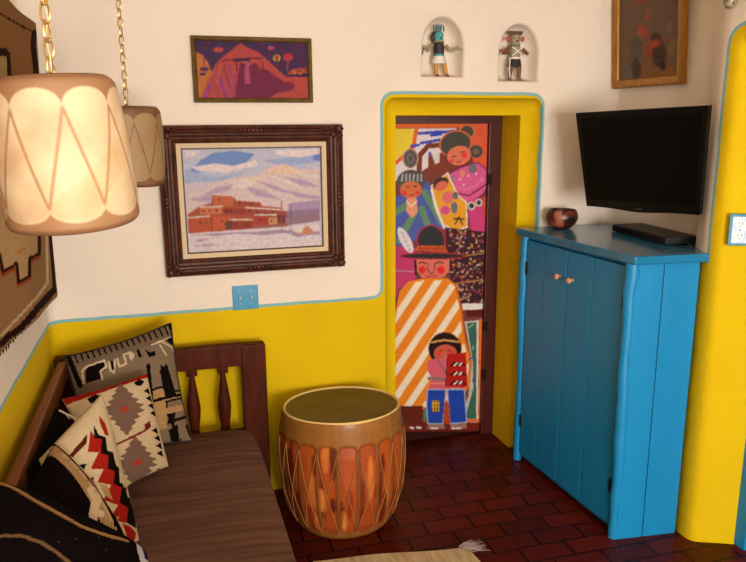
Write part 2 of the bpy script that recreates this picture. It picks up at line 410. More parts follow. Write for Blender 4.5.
# ------------------------------------------------------------ painted door at the back of the niche
def panel_grid(name, to3, a0, a1, b0, b1, step, m, parent, paint, base, gain, blur=0):
    nu = max(2, int(round((a1-a0)/step))+1); nv = max(2, int(round((b1-b0)/step))+1)
    A, B = np.meshgrid(np.linspace(a0, a1, nu), np.linspace(b0, b1, nv)); V = to3(A.ravel(), B.ravel())
    X, Y = photo_px(V); p = Paint(X, Y, base, gain); paint(p); p.blur(nu, nv, blur)
    return mesh_np(name, V, gridF(nu, nv), m, parent, p.c, smooth=False)
M_paintgloss = mat('painted wood', rough=0.5, spec=0.12, vc=True, bump=(60, 0.0008), noise=(70, (60, 30, 22), 0.1))
M_case = mat('dark red stained wood', (74, 14, 8), 0.4, grain=((30, 30, 3), (45, 8, 5), 0.6))
M_iron = mat('dark iron', (40, 36, 34), 0.45, metal=0.8)
def mural(p):
    p.T(380, 90, 3.125)
    p.poly([(0, 90), (350, 90), (350, 118), (0, 118)], (222, 104, 50))
    p.poly([(0, 118), (350, 118), (350, 460), (0, 460)], (120, 60, 60))
    p.poly([(0, 120), (240, 120), (215, 200), (120, 260), (0, 300)], (222, 212, 218))
    p.poly([(0, 120), (112, 122), (100, 180), (40, 225), (0, 225)], (230, 205, 60))
    p.line([(114, 120), (104, 180), (50, 228)], 12, (222, 100, 50))
    for l in ([(122, 136), (195, 130)], [(196, 132), (236, 128)], [(128, 166), (186, 156)], [(98, 176), (120, 172)], [(160, 142), (190, 138)]): p.line(l, 9, (52, 74, 190))
    p.poly([(255, 95), (345, 95), (345, 250), (300, 250)], (218, 92, 66))
    p.line([(122, 260), (124, 205), (150, 175), (185, 172), (215, 195)], 16, (120, 54, 40))
    p.poly([(150, 205), (215, 190), (225, 260), (150, 270)], (126, 60, 44)); p.poly([(162, 200), (186, 196), (186, 226), (172, 232)], (214, 205, 212)); p.ell(156, 200, 5, 7, (60, 80, 190))
    # left girl
    p.poly([(0, 350), (60, 330), (150, 285), (172, 330), (200, 430), (110, 470), (0, 520)], (78, 92, 168))
    for l in ([(100, 350), (20, 400)], [(110, 380), (60, 470)], [(140, 320), (190, 410)], [(130, 370), (160, 450)]): p.line(l, 20, (98, 140, 106))
    p.line([(160, 310), (172, 365), (200, 432)], 5, (226, 216, 220))
    p.ell(95, 214, 25, 31, (196, 150, 130)).ell(95, 214, 21, 28, (88, 84, 82)); p.ell(95, 214, 12, 17, (110, 104, 100)).ell(95, 214, 6, 9, (80, 76, 74))
    p.ell(97, 285, 44, 36, (84, 80, 78)); p.ell(97, 312, 34, 27, (204, 110, 72))
    for x in (70, 82, 94, 106, 118, 130): p.line([(x, 264), (x-1, 284)], 4, (186, 186, 190))
    p.ell(76, 322, 8, 8, (214, 60, 44)).ell(118, 322, 8, 8, (214, 60, 44)); p.line([(84, 302), (92, 303)], 4, (50, 30, 30)).line([(105, 302), (114, 301)], 4, (50, 30, 30)); p.line([(92, 328), (104, 328)], 4, (160, 40, 30))
    p.poly([(84, 338), (114, 338), (118, 380), (100, 400), (82, 380)], (222, 150, 120)); p.line([(84, 348), (98, 364), (114, 348)], 4, (230, 220, 200))
    # older girl with two buns
    p.ell(272, 130, 26, 24, (206, 120, 70)).ell(272, 131, 20, 19, (78, 72, 66)); p.ell(300, 192, 21, 20, (78, 72, 66)); p.ell(300, 192, 10, 9, (110, 100, 90))
    p.ell(236, 168, 52, 42, (202, 104, 62), -15).ell(236, 169, 47, 38, (72, 72, 66), -15); p.ell(246, 208, 42, 32, (112, 50, 40), -15).ell(247, 205, 38, 30, (216, 118, 90), -15)
    p.ell(264, 204, 9, 9, (222, 60, 60)).ell(224, 222, 7, 7, (222, 70, 60)); p.line([(226, 208), (240, 206)], 3, (60, 30, 30)).line([(252, 196), (264, 192)], 3, (60, 30, 30)); p.line([(240, 226), (252, 223)], 4, (170, 40, 40))
    p.poly([(212, 262), (262, 238), (306, 224), (336, 250), (344, 290), (322, 326), (286, 350), (238, 340), (222, 300)], (214, 92, 154)); p.line([(214, 262), (262, 238), (306, 226), (336, 252), (344, 290), (322, 326), (286, 350)], 4, (120, 40, 80)); p.line([(236, 322), (280, 330), (330, 296)], 5, (120, 40, 80)); p.line([(250, 344), (236, 318), (222, 304)], 12, (222, 140, 110))
    for q_ in ((250, 280), (276, 268), (300, 262), (318, 280), (262, 296)): p.ell(q_[0], q_[1], 4, 4, (236, 170, 200))
    p.line([(238, 300), (262, 312), (300, 300), (322, 276)], 5, (226, 120, 170)); p.ell(290, 246, 13, 15, (110, 110, 120)); p.ell(258, 262, 8, 12, (220, 140, 110)); p.ell(228, 276, 6, 12, (150, 120, 140))
    p.poly([(274, 345), (322, 336), (332, 442), (284, 444)], (204, 66, 128)); p.poly([(318, 336), (340, 330), (345, 420), (330, 425)], (200, 80, 60))
    p.ell(286, 362, 12, 13, (216, 206, 200)).ell(286, 362, 8, 9, (54, 60, 74)); p.ell(309, 352, 11, 12, (216, 206, 200)).ell(309, 352, 7, 8, (54, 60, 74))
    # baby
    p.poly([(158, 300), (212, 256), (222, 280), (246, 330), (272, 350), (274, 430), (236, 442), (196, 424), (176, 370)], (230, 222, 214))
    p.poly([(163, 302), (210, 262), (218, 282), (242, 332), (268, 352), (270, 426), (236, 437), (200, 420), (180, 368)], (226, 160, 44))
    p.ell(190, 292, 26, 18, (70, 44, 40), -30).ell(192, 300, 21, 14, (210, 106, 84), -25); p.ell(212, 336, 18, 20, (218, 112, 116)); p.ell(204, 376, 15, 14, (206, 80, 150)); p.ell(232, 368, 10, 18, (100, 110, 120)); p.ell(236, 330, 9, 12, (104, 104, 120))
    p.line([(236, 418), (246, 396), (258, 420)], 5, (70, 50, 40)).line([(232, 402), (262, 404)], 5, (70, 50, 40))
    p.T(390, 200, 4.68)
    # speckled field
    p.poly([(262, 128), (455, 150), (462, 492), (330, 492), (262, 300)], (60, 32, 44))
    p.dots(272, 140, 455, 485, 260, 5, [(150, 60, 90), (190, 170, 150), (190, 150, 60), (110, 50, 60), (130, 100, 110), (170, 80, 60)])
    for l in ([(280, 272), (458, 246)], [(300, 392), (458, 370)]): p.line(l, 6, (176, 120, 60))
    p.poly([(338, 484), (462, 484), (458, 510), (340, 515)], (226, 222, 216)); p.poly([(355, 515), (452, 512), (450, 545), (360, 548)], (92, 28, 26))
    p.poly([(0, 210), (120, 230), (120, 400), (0, 420)], (190, 58, 110)); p.line([(20, 330), (120, 336)], 4, (190, 150, 160))
    # man with hat
    p.poly([(118, 270), (282, 270), (276, 335), (250, 364), (150, 364), (124, 330)], (216, 112, 98))
    p.line([(118, 285), (122, 348)], 12, (50, 34, 34)).line([(284, 275), (286, 330)], 12, (50, 34, 34))
    p.ell(151, 327, 17, 18, (222, 44, 40)).ell(238, 327, 18, 18, (222, 44, 40))
    p.line([(178, 296), (176, 328), (190, 346), (206, 338), (210, 296)], 5, (90, 60, 60)); p.line([(134, 296), (150, 290), (168, 298)], 6, (40, 30, 30)).line([(214, 297), (232, 289), (250, 296)], 6, (40, 30, 30)); p.line([(166, 354), (190, 358), (222, 353)], 6, (190, 50, 60))
    p.ell(192, 192, 70, 76, (170, 40, 60)); p.ell(192, 194, 62, 72, (46, 50, 56)); p.poly([(118, 238), (128, 214), (256, 214), (270, 244)], (206, 96, 40))
    for i in range(7): p.line([(132+i*18, 236), (141+i*18, 220), (150+i*18, 236)], 5, (150, 30, 34))
    p.ell(200, 262, 156, 17, (180, 46, 60)).ell(200, 262, 148, 12, (44, 44, 50))
    p.ell(72, 188, 24, 66, (222, 214, 220), -28)
    for i in range(5): p.line([(52+i*8, 150+i*20), (66+i*8, 162+i*18)], 4, (150, 130, 150))
    p.T(380, 260, 2.956)
    # striped blanket
    p.poly([(36, 440), (40, 180), (58, 92), (84, 64), (130, 54), (200, 54), (228, 76), (240, 140), (248, 220), (268, 300), (264, 372), (232, 406), (140, 440)], (228, 132, 30))
    p.line([(222, 70), (240, 140), (250, 222), (270, 302), (266, 372), (240, 402)], 5, (196, 90, 40))
    p.stripes([(40, 430), (44, 180), (62, 96), (86, 70), (130, 60), (198, 60), (222, 80), (234, 140), (244, 225), (262, 300), (258, 366), (230, 400), (140, 434)], (238, 222, 196), 1.5, 1.0, 222, 79, 0.44)
    p.poly([(-40, 40), (60, 40), (52, 100), (30, 150), (-40, 170)], (190, 58, 110))
    p.poly([(250, 182), (292, 178), (290, 480), (236, 480), (262, 400), (272, 300)], (196, 190, 180))
    p.poly([(256, 186), (286, 184), (284, 470), (250, 470), (276, 380), (274, 300)], (56, 104, 84))
    for i in range(8): p.line([(262+(i % 3)*6, 200+i*32), (276, 190+i*32)], 4, (50, 80, 150) if i % 2 else (140, 170, 150))
    p.line([(298, 180), (298, 476)], 13, (228, 110, 40)); p.line([(288, 180), (288, 470)], 4, (226, 218, 200)); p.line([(230, 476), (300, 474)], 8, (222, 100, 40))
    p.poly([(30, 480), (310, 480), (310, 530), (30, 530)], (110, 34, 24))
    p.T(390, 310, 4.327)
    # boy with drum
    p.ell(238, 168, 72, 72, (96, 36, 26)); p.ell(238, 168, 68, 68, (34, 16, 16)); p.ell(240, 188, 50, 38, (196, 88, 70)); p.ell(214, 188, 8, 8, (222, 50, 44)).ell(266, 186, 8, 8, (222, 50, 44)); p.ell(238, 198, 8, 12, (210, 110, 90))
    p.line([(178, 140), (235, 130), (298, 138)], 8, (206, 150, 84)); p.line([(214, 176), (226, 174)], 4, (40, 20, 20)).line([(250, 174), (262, 176)], 4, (40, 20, 20))
    p.poly([(164, 220), (198, 208), (290, 214), (318, 300), (320, 340), (168, 342), (178, 290), (162, 262)], (210, 92, 112)); p.line([(168, 296), (240, 300)], 14, (130, 110, 110)); p.line([(176, 318), (240, 318)], 4, (230, 140, 140)); p.line([(204, 214), (240, 268)], 6, (100, 100, 110))
    for q in ([(162, 344), (242, 344), (236, 420), (228, 492), (164, 492), (158, 420)], [(248, 344), (322, 344), (332, 486), (260, 492), (254, 420)]):
        p.poly(q, (30, 66, 170)); p.line(q+[q[0]], 5, (150, 170, 200))
    p.poly([(236, 400), (254, 400), (262, 492), (228, 492)], (170, 70, 30)); p.poly([(180, 392), (216, 392), (216, 442), (180, 440)], (206, 170, 60))
    for k in (396, 412, 428, 440): p.line([(180, k), (216, k)], 3, (110, 50, 40))
    for k in (182, 194, 206, 214): p.line([(k, 392), (k, 441)], 3, (110, 50, 40))
    p.poly([(252, 192), (328, 184), (336, 334), (240, 332)], (178, 28, 22)); p.line([(250, 192), (240, 332)], 4, (60, 30, 30))
    for k in (232, 272, 312): p.line([(264, k+10), (280, k-4), (296, k+10), (312, k-4), (322, k+8)], 9, (24, 18, 18)); p.line([(278, k+8), (290, k-2)], 6, (230, 226, 220)); p.line([(300, k+8), (310, k-2)], 6, (230, 226, 220))
    p.poly([(168, 494), (232, 494), (240, 514), (160, 514)], (150, 110, 100)); p.poly([(262, 494), (330, 490), (330, 512), (262, 514)], (150, 110, 100)); p.line([(176, 512), (206, 512)], 6, (226, 220, 220)).line([(268, 512), (306, 512)], 6, (226, 220, 220))
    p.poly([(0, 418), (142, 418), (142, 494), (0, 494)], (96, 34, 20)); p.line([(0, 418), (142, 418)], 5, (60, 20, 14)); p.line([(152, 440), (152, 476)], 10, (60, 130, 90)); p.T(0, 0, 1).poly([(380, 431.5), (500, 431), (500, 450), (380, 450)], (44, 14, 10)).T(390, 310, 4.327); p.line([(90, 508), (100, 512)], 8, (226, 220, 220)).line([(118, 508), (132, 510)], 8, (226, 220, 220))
# (door)
d1 = prop(bpy.data.objects.new('door_1', None), kind='structure'); C.objects.link(d1); d1.location = (1.33, 3.28, 0)
panel_grid('painted_panel', lambda a, b: np.stack([a, a*0+3.286, b], 1), 0.99, 1.594, 0.012, 1.682, 0.0032, M_paintgloss, d1, mural, (120, 60, 60), 0.98, 1)['label'] = 'wooden door panel painted with folk figures'
MB().box((1.29, 3.304, 0.85), (0.62, 0.03, 1.68)).build('door_board', M_case, d1)
cs = MB(); cs.box((1.625, 3.285, 0.867), (0.072, 0.05, 1.734), bevel=0.004); cs.box((1.29, 3.285, 1.698), (0.62, 0.052, 0.040), bevel=0.004); cs.box((0.985, 3.29, 0.855), (0.05, 0.05, 1.71))
cs.build('door_frame', M_case, d1)
for z in (0.35, 0.62, 1.4): hg = MB(); hg.tube([(1.592, 3.268, z-0.03), (1.592, 3.268, z+0.03)], 0.006); hg.box((1.600, 3.261, z), (0.02, 0.003, 0.055)); hg.build('hinge', M_iron, d1)
# blue door in the right opening
d2 = prop(bpy.data.objects.new('door_2', None), kind='structure'); C.objects.link(d2); d2.location = (2.15, 1.5, 0)
b_ = MB()
for k in range(6): b_.box((2.150, YN+0.14+(k+0.5)*0.149, 0.96), (0.03, 0.145, 1.9), bevel=0.004)
b_.build('door_board', M_blue, d2)
b_ = MB(); b_.box((2.132, 1.985, 0.97), (0.03, 0.06, 1.94), bevel=0.006); b_.box((2.132, 1.08, 0.97), (0.03, 0.06, 1.94), bevel=0.006); b_.box((2.132, 1.53, 1.91), (0.03, 0.95, 0.06), bevel=0.006)
b_.build('door_frame', M_blue, d2)
MB().tube([(2.125, 1.2, 0.92), (2.09, 1.2, 0.92), (2.09, 1.2, 1.04), (2.125, 1.2, 1.04)], 0.008).build('handle', M_iron, d2)

# ------------------------------------------------------------ blue corner cabinet
A_ = Vector((1.636, 2.965, 0)); B_ = Vector((1.676, 2.180, 0)); C_ = Vector((1.948, 2.150, 0))
ucab = (B_-A_).normalized(); ncab = Vector((ucab.y, -ucab.x, 0))      # ncab faces the room (-x)
if ncab.x > 0: ncab = -ncab
rotc = Matrix((ucab, -ncab, Vector((0, 0, 1)))).transposed()
cab = thing('corner_cupboard', 'tall turquoise blue plank cupboard built in under the television', 'cabinet', (1.80, 2.55, 0), None)
HB = 1.153
M_blue2 = mat('blue paint, older', (14, 126, 182), 0.38, noise=((5, 5, 1.2), (12, 108, 160), 0.3), bump=((25, 25, 5), 0.0015))  # slightly darker blue than the carcass, for the doors
body = MB(); inn = 0.022
body.prism([tuple((A_-ncab*inn)[:2]), tuple((B_-ncab*inn+Vector((0.0, 0.008, 0)))[:2]), (1.948, 2.158), (2.02, 2.29), (2.10, 2.31), (2.10, 2.985), (1.66, 2.985)], 0.02, HB)
body.build('carcass', M_blue, cab)
sd = MB(); us = (C_-B_).normalized(); rs = Matrix.Rotation(math.atan2(us.y, us.x), 3, 'Z')
L_ = (C_-B_).length
for a0, a1 in ((0.02, 0.45), (0.455, L_/0.272*1.0)):
    a0 *= 0.272; a1 *= 0.272
    sd.box(B_+us*((a0+a1)/2)+Vector((0, 0.004, HB/2)), (a1-a0-0.002, 0.018, HB), rs, 0.0025)
sd.build('side_boards', M_blue, cab)
Lf = (B_-A_).length; d0, d1_ = 0.040, Lf-0.040; mid = 0.365
def cpos(t, out, z): return A_ + ucab*t + ncab*out + Vector((0, 0, z))
def door(t0, t1, seams, knob_t, hinge_t):
    d = MB(); ts = [t0]+seams+[t1]
    for a, b in zip(ts[:-1], ts[1:]): d.box(cpos((a+b)/2, -0.010, 0.045+1.09/2), (b-a-0.0025, 0.02, 1.09), rotc, 0.0045)
    dr_ = d.build('door', M_blue2, cab)
    k = MB(); rk = Matrix.Rotation(0, 3, 'Z')
    base = cpos(knob_t, 0.0, 1.013)
    k.tube([base, base+ncab*0.006, base+ncab*0.012, base+ncab*0.020, base+ncab*0.027, base+ncab*0.030], [0.008, 0.007, 0.009, 0.014, 0.011, 0.004], 16)
    kb = k.build('knob', M_knob, dr_); kb['label'] = 'unpainted wooden knob'
    for z in (0.22, 1.0):
        h = MB(); h.box(cpos(hinge_t, 0.001, z), (0.016, 0.004, 0.06), rotc); h.tube([cpos(hinge_t, 0.004, z-0.03), cpos(hinge_t, 0.004, z+0.03)], 0.0035, 8)
        h.build('hinge', M_iron, dr_)
M_knob = mat('bare wood knob', (206, 150, 112), 0.5)
door(d0, mid-0.001, [0.185], mid-0.045, d0+0.006); door(mid+0.001, d1_, [0.545], mid+0.045, d1_-0.006)
rd = random.Random(4)
for P_, rr, x in ((A_, 0.021, 0.018), (B_, 0.024, Lf-0.016)):
    pts = []; rad = []
    for i in range(24):
        z = HB*i/23.0; c = cpos(x, -0.006, z); pts.append(c+Vector((rd.uniform(-1, 1), rd.uniform(-1, 1), 0))*0.0022+Vector((0.004*math.sin(z*5+x*9), 0, 0))); rad.append(rr*(1+0.10*math.sin(z*9+x*5)+rd.uniform(-.05, .07)))
    MB().tube(pts, rad, 14).build('peeled_post', M_blue, cab)
M_top = mat('blue paint, worn top', (22, 124, 172), 0.2, noise=((3, 14, 3), (34, 78, 98), 0.5), bump=((6, 30, 30), 0.001), coat=0.3)  # grey blue noise puts the slab's dark reflections into its colour
MB().prism([(1.612, 2.992), (1.652, 2.148), (1.964, 2.118), (1.972, 2.172), (2.028, 2.272), (2.112, 2.296), (2.112, 2.985)], HB, 1.186, 0.006).build('top', M_top, cab)

# ------------------------------------------------------------ television
TVc = (1.827, 2.407, 1.5173); TW = 0.606; TH = 0.412; KT = 0.872
yaw, tilt, roll = -1.283, 0.126, 0.021
u = Vector((math.cos(yaw), math.sin(yaw), 0)); nrm = Vector((math.sin(yaw), -math.cos(yaw), 0)); v = Vector((0, 0, 1))*math.cos(tilt)+nrm*math.sin(tilt)
u, v = (u*math.cos(roll)+v*math.sin(roll)), (v*math.cos(roll)-u*math.sin(roll)); n3 = u.cross(v)
if n3.dot(nrm) < 0: n3 = -n3
RT = Matrix((u, v, n3)).transposed()
def tvp(a, b, d):
    k = 1-(1-KT)*(0.5-b/TH); return Vector(TVc)+u*a*k+v*b+n3*d
tv = thing('television', 'flat black television hanging on the wall above the blue cupboard', 'television', (1.90, 2.45, 1.5))
M_blk = mat('gloss black plastic', (6, 6, 6), 0.3, spec=0.2); M_scr = mat('dark screen', (3, 3, 3), 0.35, spec=0.12); M_mat = mat('matt black plastic', (14, 14, 15), 0.5)
def quadbox(a0, a1, b0, b1, d0, d1, bev=0.0, nseg=12, swoop=0.0):
    m_ = MB(); pts = [(a0+(a1-a0)*i/nseg, b0-swoop*math.exp(-((i/nseg-0.5)*5)**2)) for i in range(nseg+1)] + [(a1, b1), (a0, b1)]
    lo = [m_.bm.verts.new(tvp(a, b, d0)) for a, b in pts]; hi = [m_.bm.verts.new(tvp(a, b, d1)) for a, b in pts]
    n = len(pts); fs = [m_.bm.faces.new(list(reversed(lo))), m_.bm.faces.new(hi)]
    for i in range(n): fs.append(m_.bm.faces.new((lo[i], lo[(i+1) % n], hi[(i+1) % n], hi[i])))
    if bev: bmesh.ops.bevel(m_.bm, geom=[e for e in {e for f in fs for e in f.edges} if e.calc_face_angle(0) > 0.5], offset=bev, segments=2, affect='EDGES')
    return m_
quadbox(-TW/2, TW/2, -TH/2+0.01, TH/2, -0.022, 0, 0.004, swoop=0.010).build('bezel', M_blk, tv)
quadbox(-TW/2+0.022, TW/2-0.022, -TH/2+0.042, TH/2-0.022, -0.003, 0.0012).build('screen', M_scr, tv, smooth=False)
quadbox(-TW/2+0.10, TW/2-0.10, -TH/2+0.06, TH/2-0.06, -0.058, -0.030, 0.006).build('back_cover', M_mat, tv)
quadbox(-0.018, 0.018, -TH/2+0.012, -TH/2+0.017, 0, 0.0012).build('badge', mat('grey badge', (70, 70, 74), 0.4, metal=0.5), tv, smooth=False)
mm = MB(); pb = tvp(0, 0, -0.06); mm.box(pb, (0.2, 0.2, 0.012), RT, 0.003); wp = Vector((2.115, 2.55, 1.52)); mm.box(wp, (0.02, 0.12, 0.22), None, 0.003)
mm.tube([pb, (pb+wp)/2+Vector((0.0, -0.03, 0)), wp], 0.014, 12); mm.build('wall_bracket', M_iron, tv)

# media box
mb_ = thing('media_box', 'slim black media box lying on the cupboard top under the television', 'media player', (2.02, 2.54, 1.187))
rb = Matrix.Rotation(-0.10, 3, 'Z')
MB().box((2.020, 2.520, 1.2045), (0.150, 0.42, 0.032), rb, 0.004).build('case', M_mat, mb_)
MB().box((1.944, 2.528, 1.2045), (0.003, 0.405, 0.022), rb, 0.001).build('front_panel', M_blk, mb_)
cb = MB(); cb.tube([(1.962, 2.30, 1.192), (1.955, 2.265, 1.190), (1.975, 2.235, 1.190), (1.998, 2.26, 1.194), (2.0, 2.31, 1.203)], 0.003, 8); cb.build('cable', M_mat, mb_)

# bowl
bw = thing('pottery_bowl', 'small round pottery bowl with dark and rust patches on the blue cupboard top', 'bowl', (1.803, 2.90, 1.187))
X_ = [(0.030, 0.0), (0.042, 0.003), (0.062, 0.018), (0.074, 0.040), (0.075, 0.052), (0.070, 0.068), (0.063, 0.080), (0.059, 0.079), (0.064, 0.066), (0.069, 0.050), (0.060, 0.022), (0.035, 0.010)]
nb = 72; V = []; col = []
for r, z in X_:
    for k in range(nb):
        a = 2*PI*k/nb; V.append((1.803+r*math.cos(a), 2.90+r*math.sin(a), 1.187+z*1.12))
V = np.array(V); X, Y = photo_px(V); p = Paint(X, Y, (84, 34, 22), 0.8); p.T(530, 200, 12.43)
p.ell(370, 200, 70, 75, (176, 110, 84)).ell(240, 150, 60, 50, (60, 24, 26)).ell(500, 240, 60, 50, (24, 14, 14)).ell(500, 160, 50, 30, (120, 56, 32)).poly([(180, 80), (600, 80), (600, 118), (180, 118)], (48, 24, 22)).ell(360, 300, 130, 22, (186, 100, 60)).ell(420, 140, 20, 60, (70, 40, 30))
F = gridF(nb, len(X_), wrap=True) + [tuple(range(nb))[::-1], tuple(range((len(X_)-1)*nb, len(X_)*nb))]
M_pot = mat('burnished pottery', rough=0.35, vc=True)
mesh_np('body', V, F, M_pot, bw, p.c)

# ------------------------------------------------------------ switch plates
M_plate = mat('blue switch plate', (46, 140, 184), 0.35); M_ivory = mat('ivory plastic', (190, 200, 180), 0.4)
sp = thing('switch_plate', 'blue double light switch plate under the large framed painting', 'light switch', (0.31, 3.0, 0.937))
MB().box((0.311, 2.997, 0.937), (0.112, 0.006, 0.108), None, 0.003).build('cover_plate', M_plate, sp)
for x in (0.286, 0.336):
    MB().box((x, 2.9935, 0.937), (0.014, 0.002, 0.030)).build('switch_surround', M_plate, sp)
    MB().box((x, 2.989, 0.941), (0.008, 0.014, 0.014), Matrix.Rotation(0.4, 3, 'X'), 0.002).build('toggle', M_ivory, sp)
for x in (0.286, 0.336):
    for z in (0.910, 0.966): MB().ell((x, 2.994, z), (0.003, 0.0015, 0.003), seg=10, rings=6).build('screw', M_ivory, sp)
# outlet plate on the pier
pp = Vector((2.004, 2.037, 1.285)); a2 = math.atan2(-0.065, 0.165); Rp = Matrix.Rotation(a2, 3, 'Z')
oc = thing('outlet_plate', 'pale blue outlet plate with a teal edge on the yellow pier', 'power outlet', tuple(pp))
n_ = Rp@Vector((0, -1, 0))
MB().box(pp+n_*0.003, (0.074, 0.006, 0.116), Rp, 0.002).build('backing_plate', mat('teal plate', (40, 130, 160), 0.4), oc)
MB().box(pp+n_*0.0075, (0.056, 0.004, 0.098), Rp, 0.002).build('cover_plate', mat('pale blue plate', (176, 206, 236), 0.3, noise=(40, (235, 240, 245), 0.8)), oc)
for dz in (0.022, -0.022):
    q = MB(); q.tube([pp+n_*0.0095+Vector((0, 0, dz)), pp+n_*0.0115+Vector((0, 0, dz))], 0.017, 24); so = q.build('socket', mat('white plastic', (225, 228, 235), 0.35), oc)
    q = MB()
    for dx in (-0.006, 0.006): q.box(pp+n_*0.012+Vector((0, 0, dz+0.003))+Rp@Vector((dx, 0, 0)), (0.002, 0.001, 0.008), Rp)
    q.tube([pp+n_*0.0116+Vector((0, 0, dz-0.008)), pp+n_*0.0122+Vector((0, 0, dz-0.008))], 0.0022, 10); q.build('slot', M_mat, so)
MB().ell(pp+n_*0.010, (0.003, 0.0015, 0.003), seg=10, rings=6).build('screw', M_iron, oc)

# ------------------------------------------------------------ framed pictures
def rect_map(cx, cz, ang, origin):
    ca, sa = math.cos(ang), math.sin(ang)
    if origin == 'back':      # a -> +x, out -> -y
        return lambda a, b, d: np.stack([cx+a*ca-b*sa, YW-d+0*a, cz+a*sa+b*ca], -1)
    return lambda a, b, d: np.stack([XA-d-0.10*(b-cz*0)*0+0*a, cx-(a*ca-b*sa), cz+a*sa+b*ca], -1)
def sweep_frame(name, w, h, prof, mp, m, parent):
    V = []; F = []
    for ins, d in prof:
        a = w/2-ins; b = h/2-ins
        for x, y in ((-a, -b), (a, -b), (a, b), (-a, b)): V.append(tuple(mp(np.array(x), np.array(y), np.array(d)).tolist()))
    n = len(prof)
    for i in range(n):
        j = (i+1) % n
        for k in range(4): F.append((4*i+k, 4*i+(k+1) % 4, 4*j+(k+1) % 4, 4*j+k))
    o = mesh_np(name, V, F, m, parent, smooth=False)
    bm = bmesh.new(); bm.from_mesh(o.data); bmesh.ops.recalc_face_normals(bm, faces=bm.faces[:]); bm.to_mesh(o.data); bm.free(); return o
def canvas(name, w, h, mp, d, m, parent, paint, base, gain, step=0.0025, blur=1):
    return panel_grid(name, lambda a, b: mp(a, b, 0*a+d), -w/2, w/2, -h/2, h/2, step, m, parent, paint, base, gain, blur)
M_canvas = mat('painted canvas', rough=0.6, spec=0.1, vc=True, bump=(150, 0.0006), noise=(60, (130, 90, 90), 0.25))
M_print = mat('printed picture', rough=0.5, spec=0.1, vc=True, noise=(70, (60, 20, 60), 0.35))
M_walnut = mat('dark carved wood', (84, 38, 20), 0.42, spec=0.3, grain=((30, 30, 30), (30, 11, 8), 0.8))
M_liner = mat('cream linen liner', (206, 184, 150), 0.8, bump=(300, 0.0004))
M_gilt = mat('gilt moulding', (170, 116, 34), 0.4, metal=0.35, grain=((40, 40, 8), (120, 74, 20), 0.6))
M_olive = mat('dull gold moulding', (110, 84, 36), 0.45, metal=0.25, grain=((30, 30, 30), (60, 40, 20), 0.6))

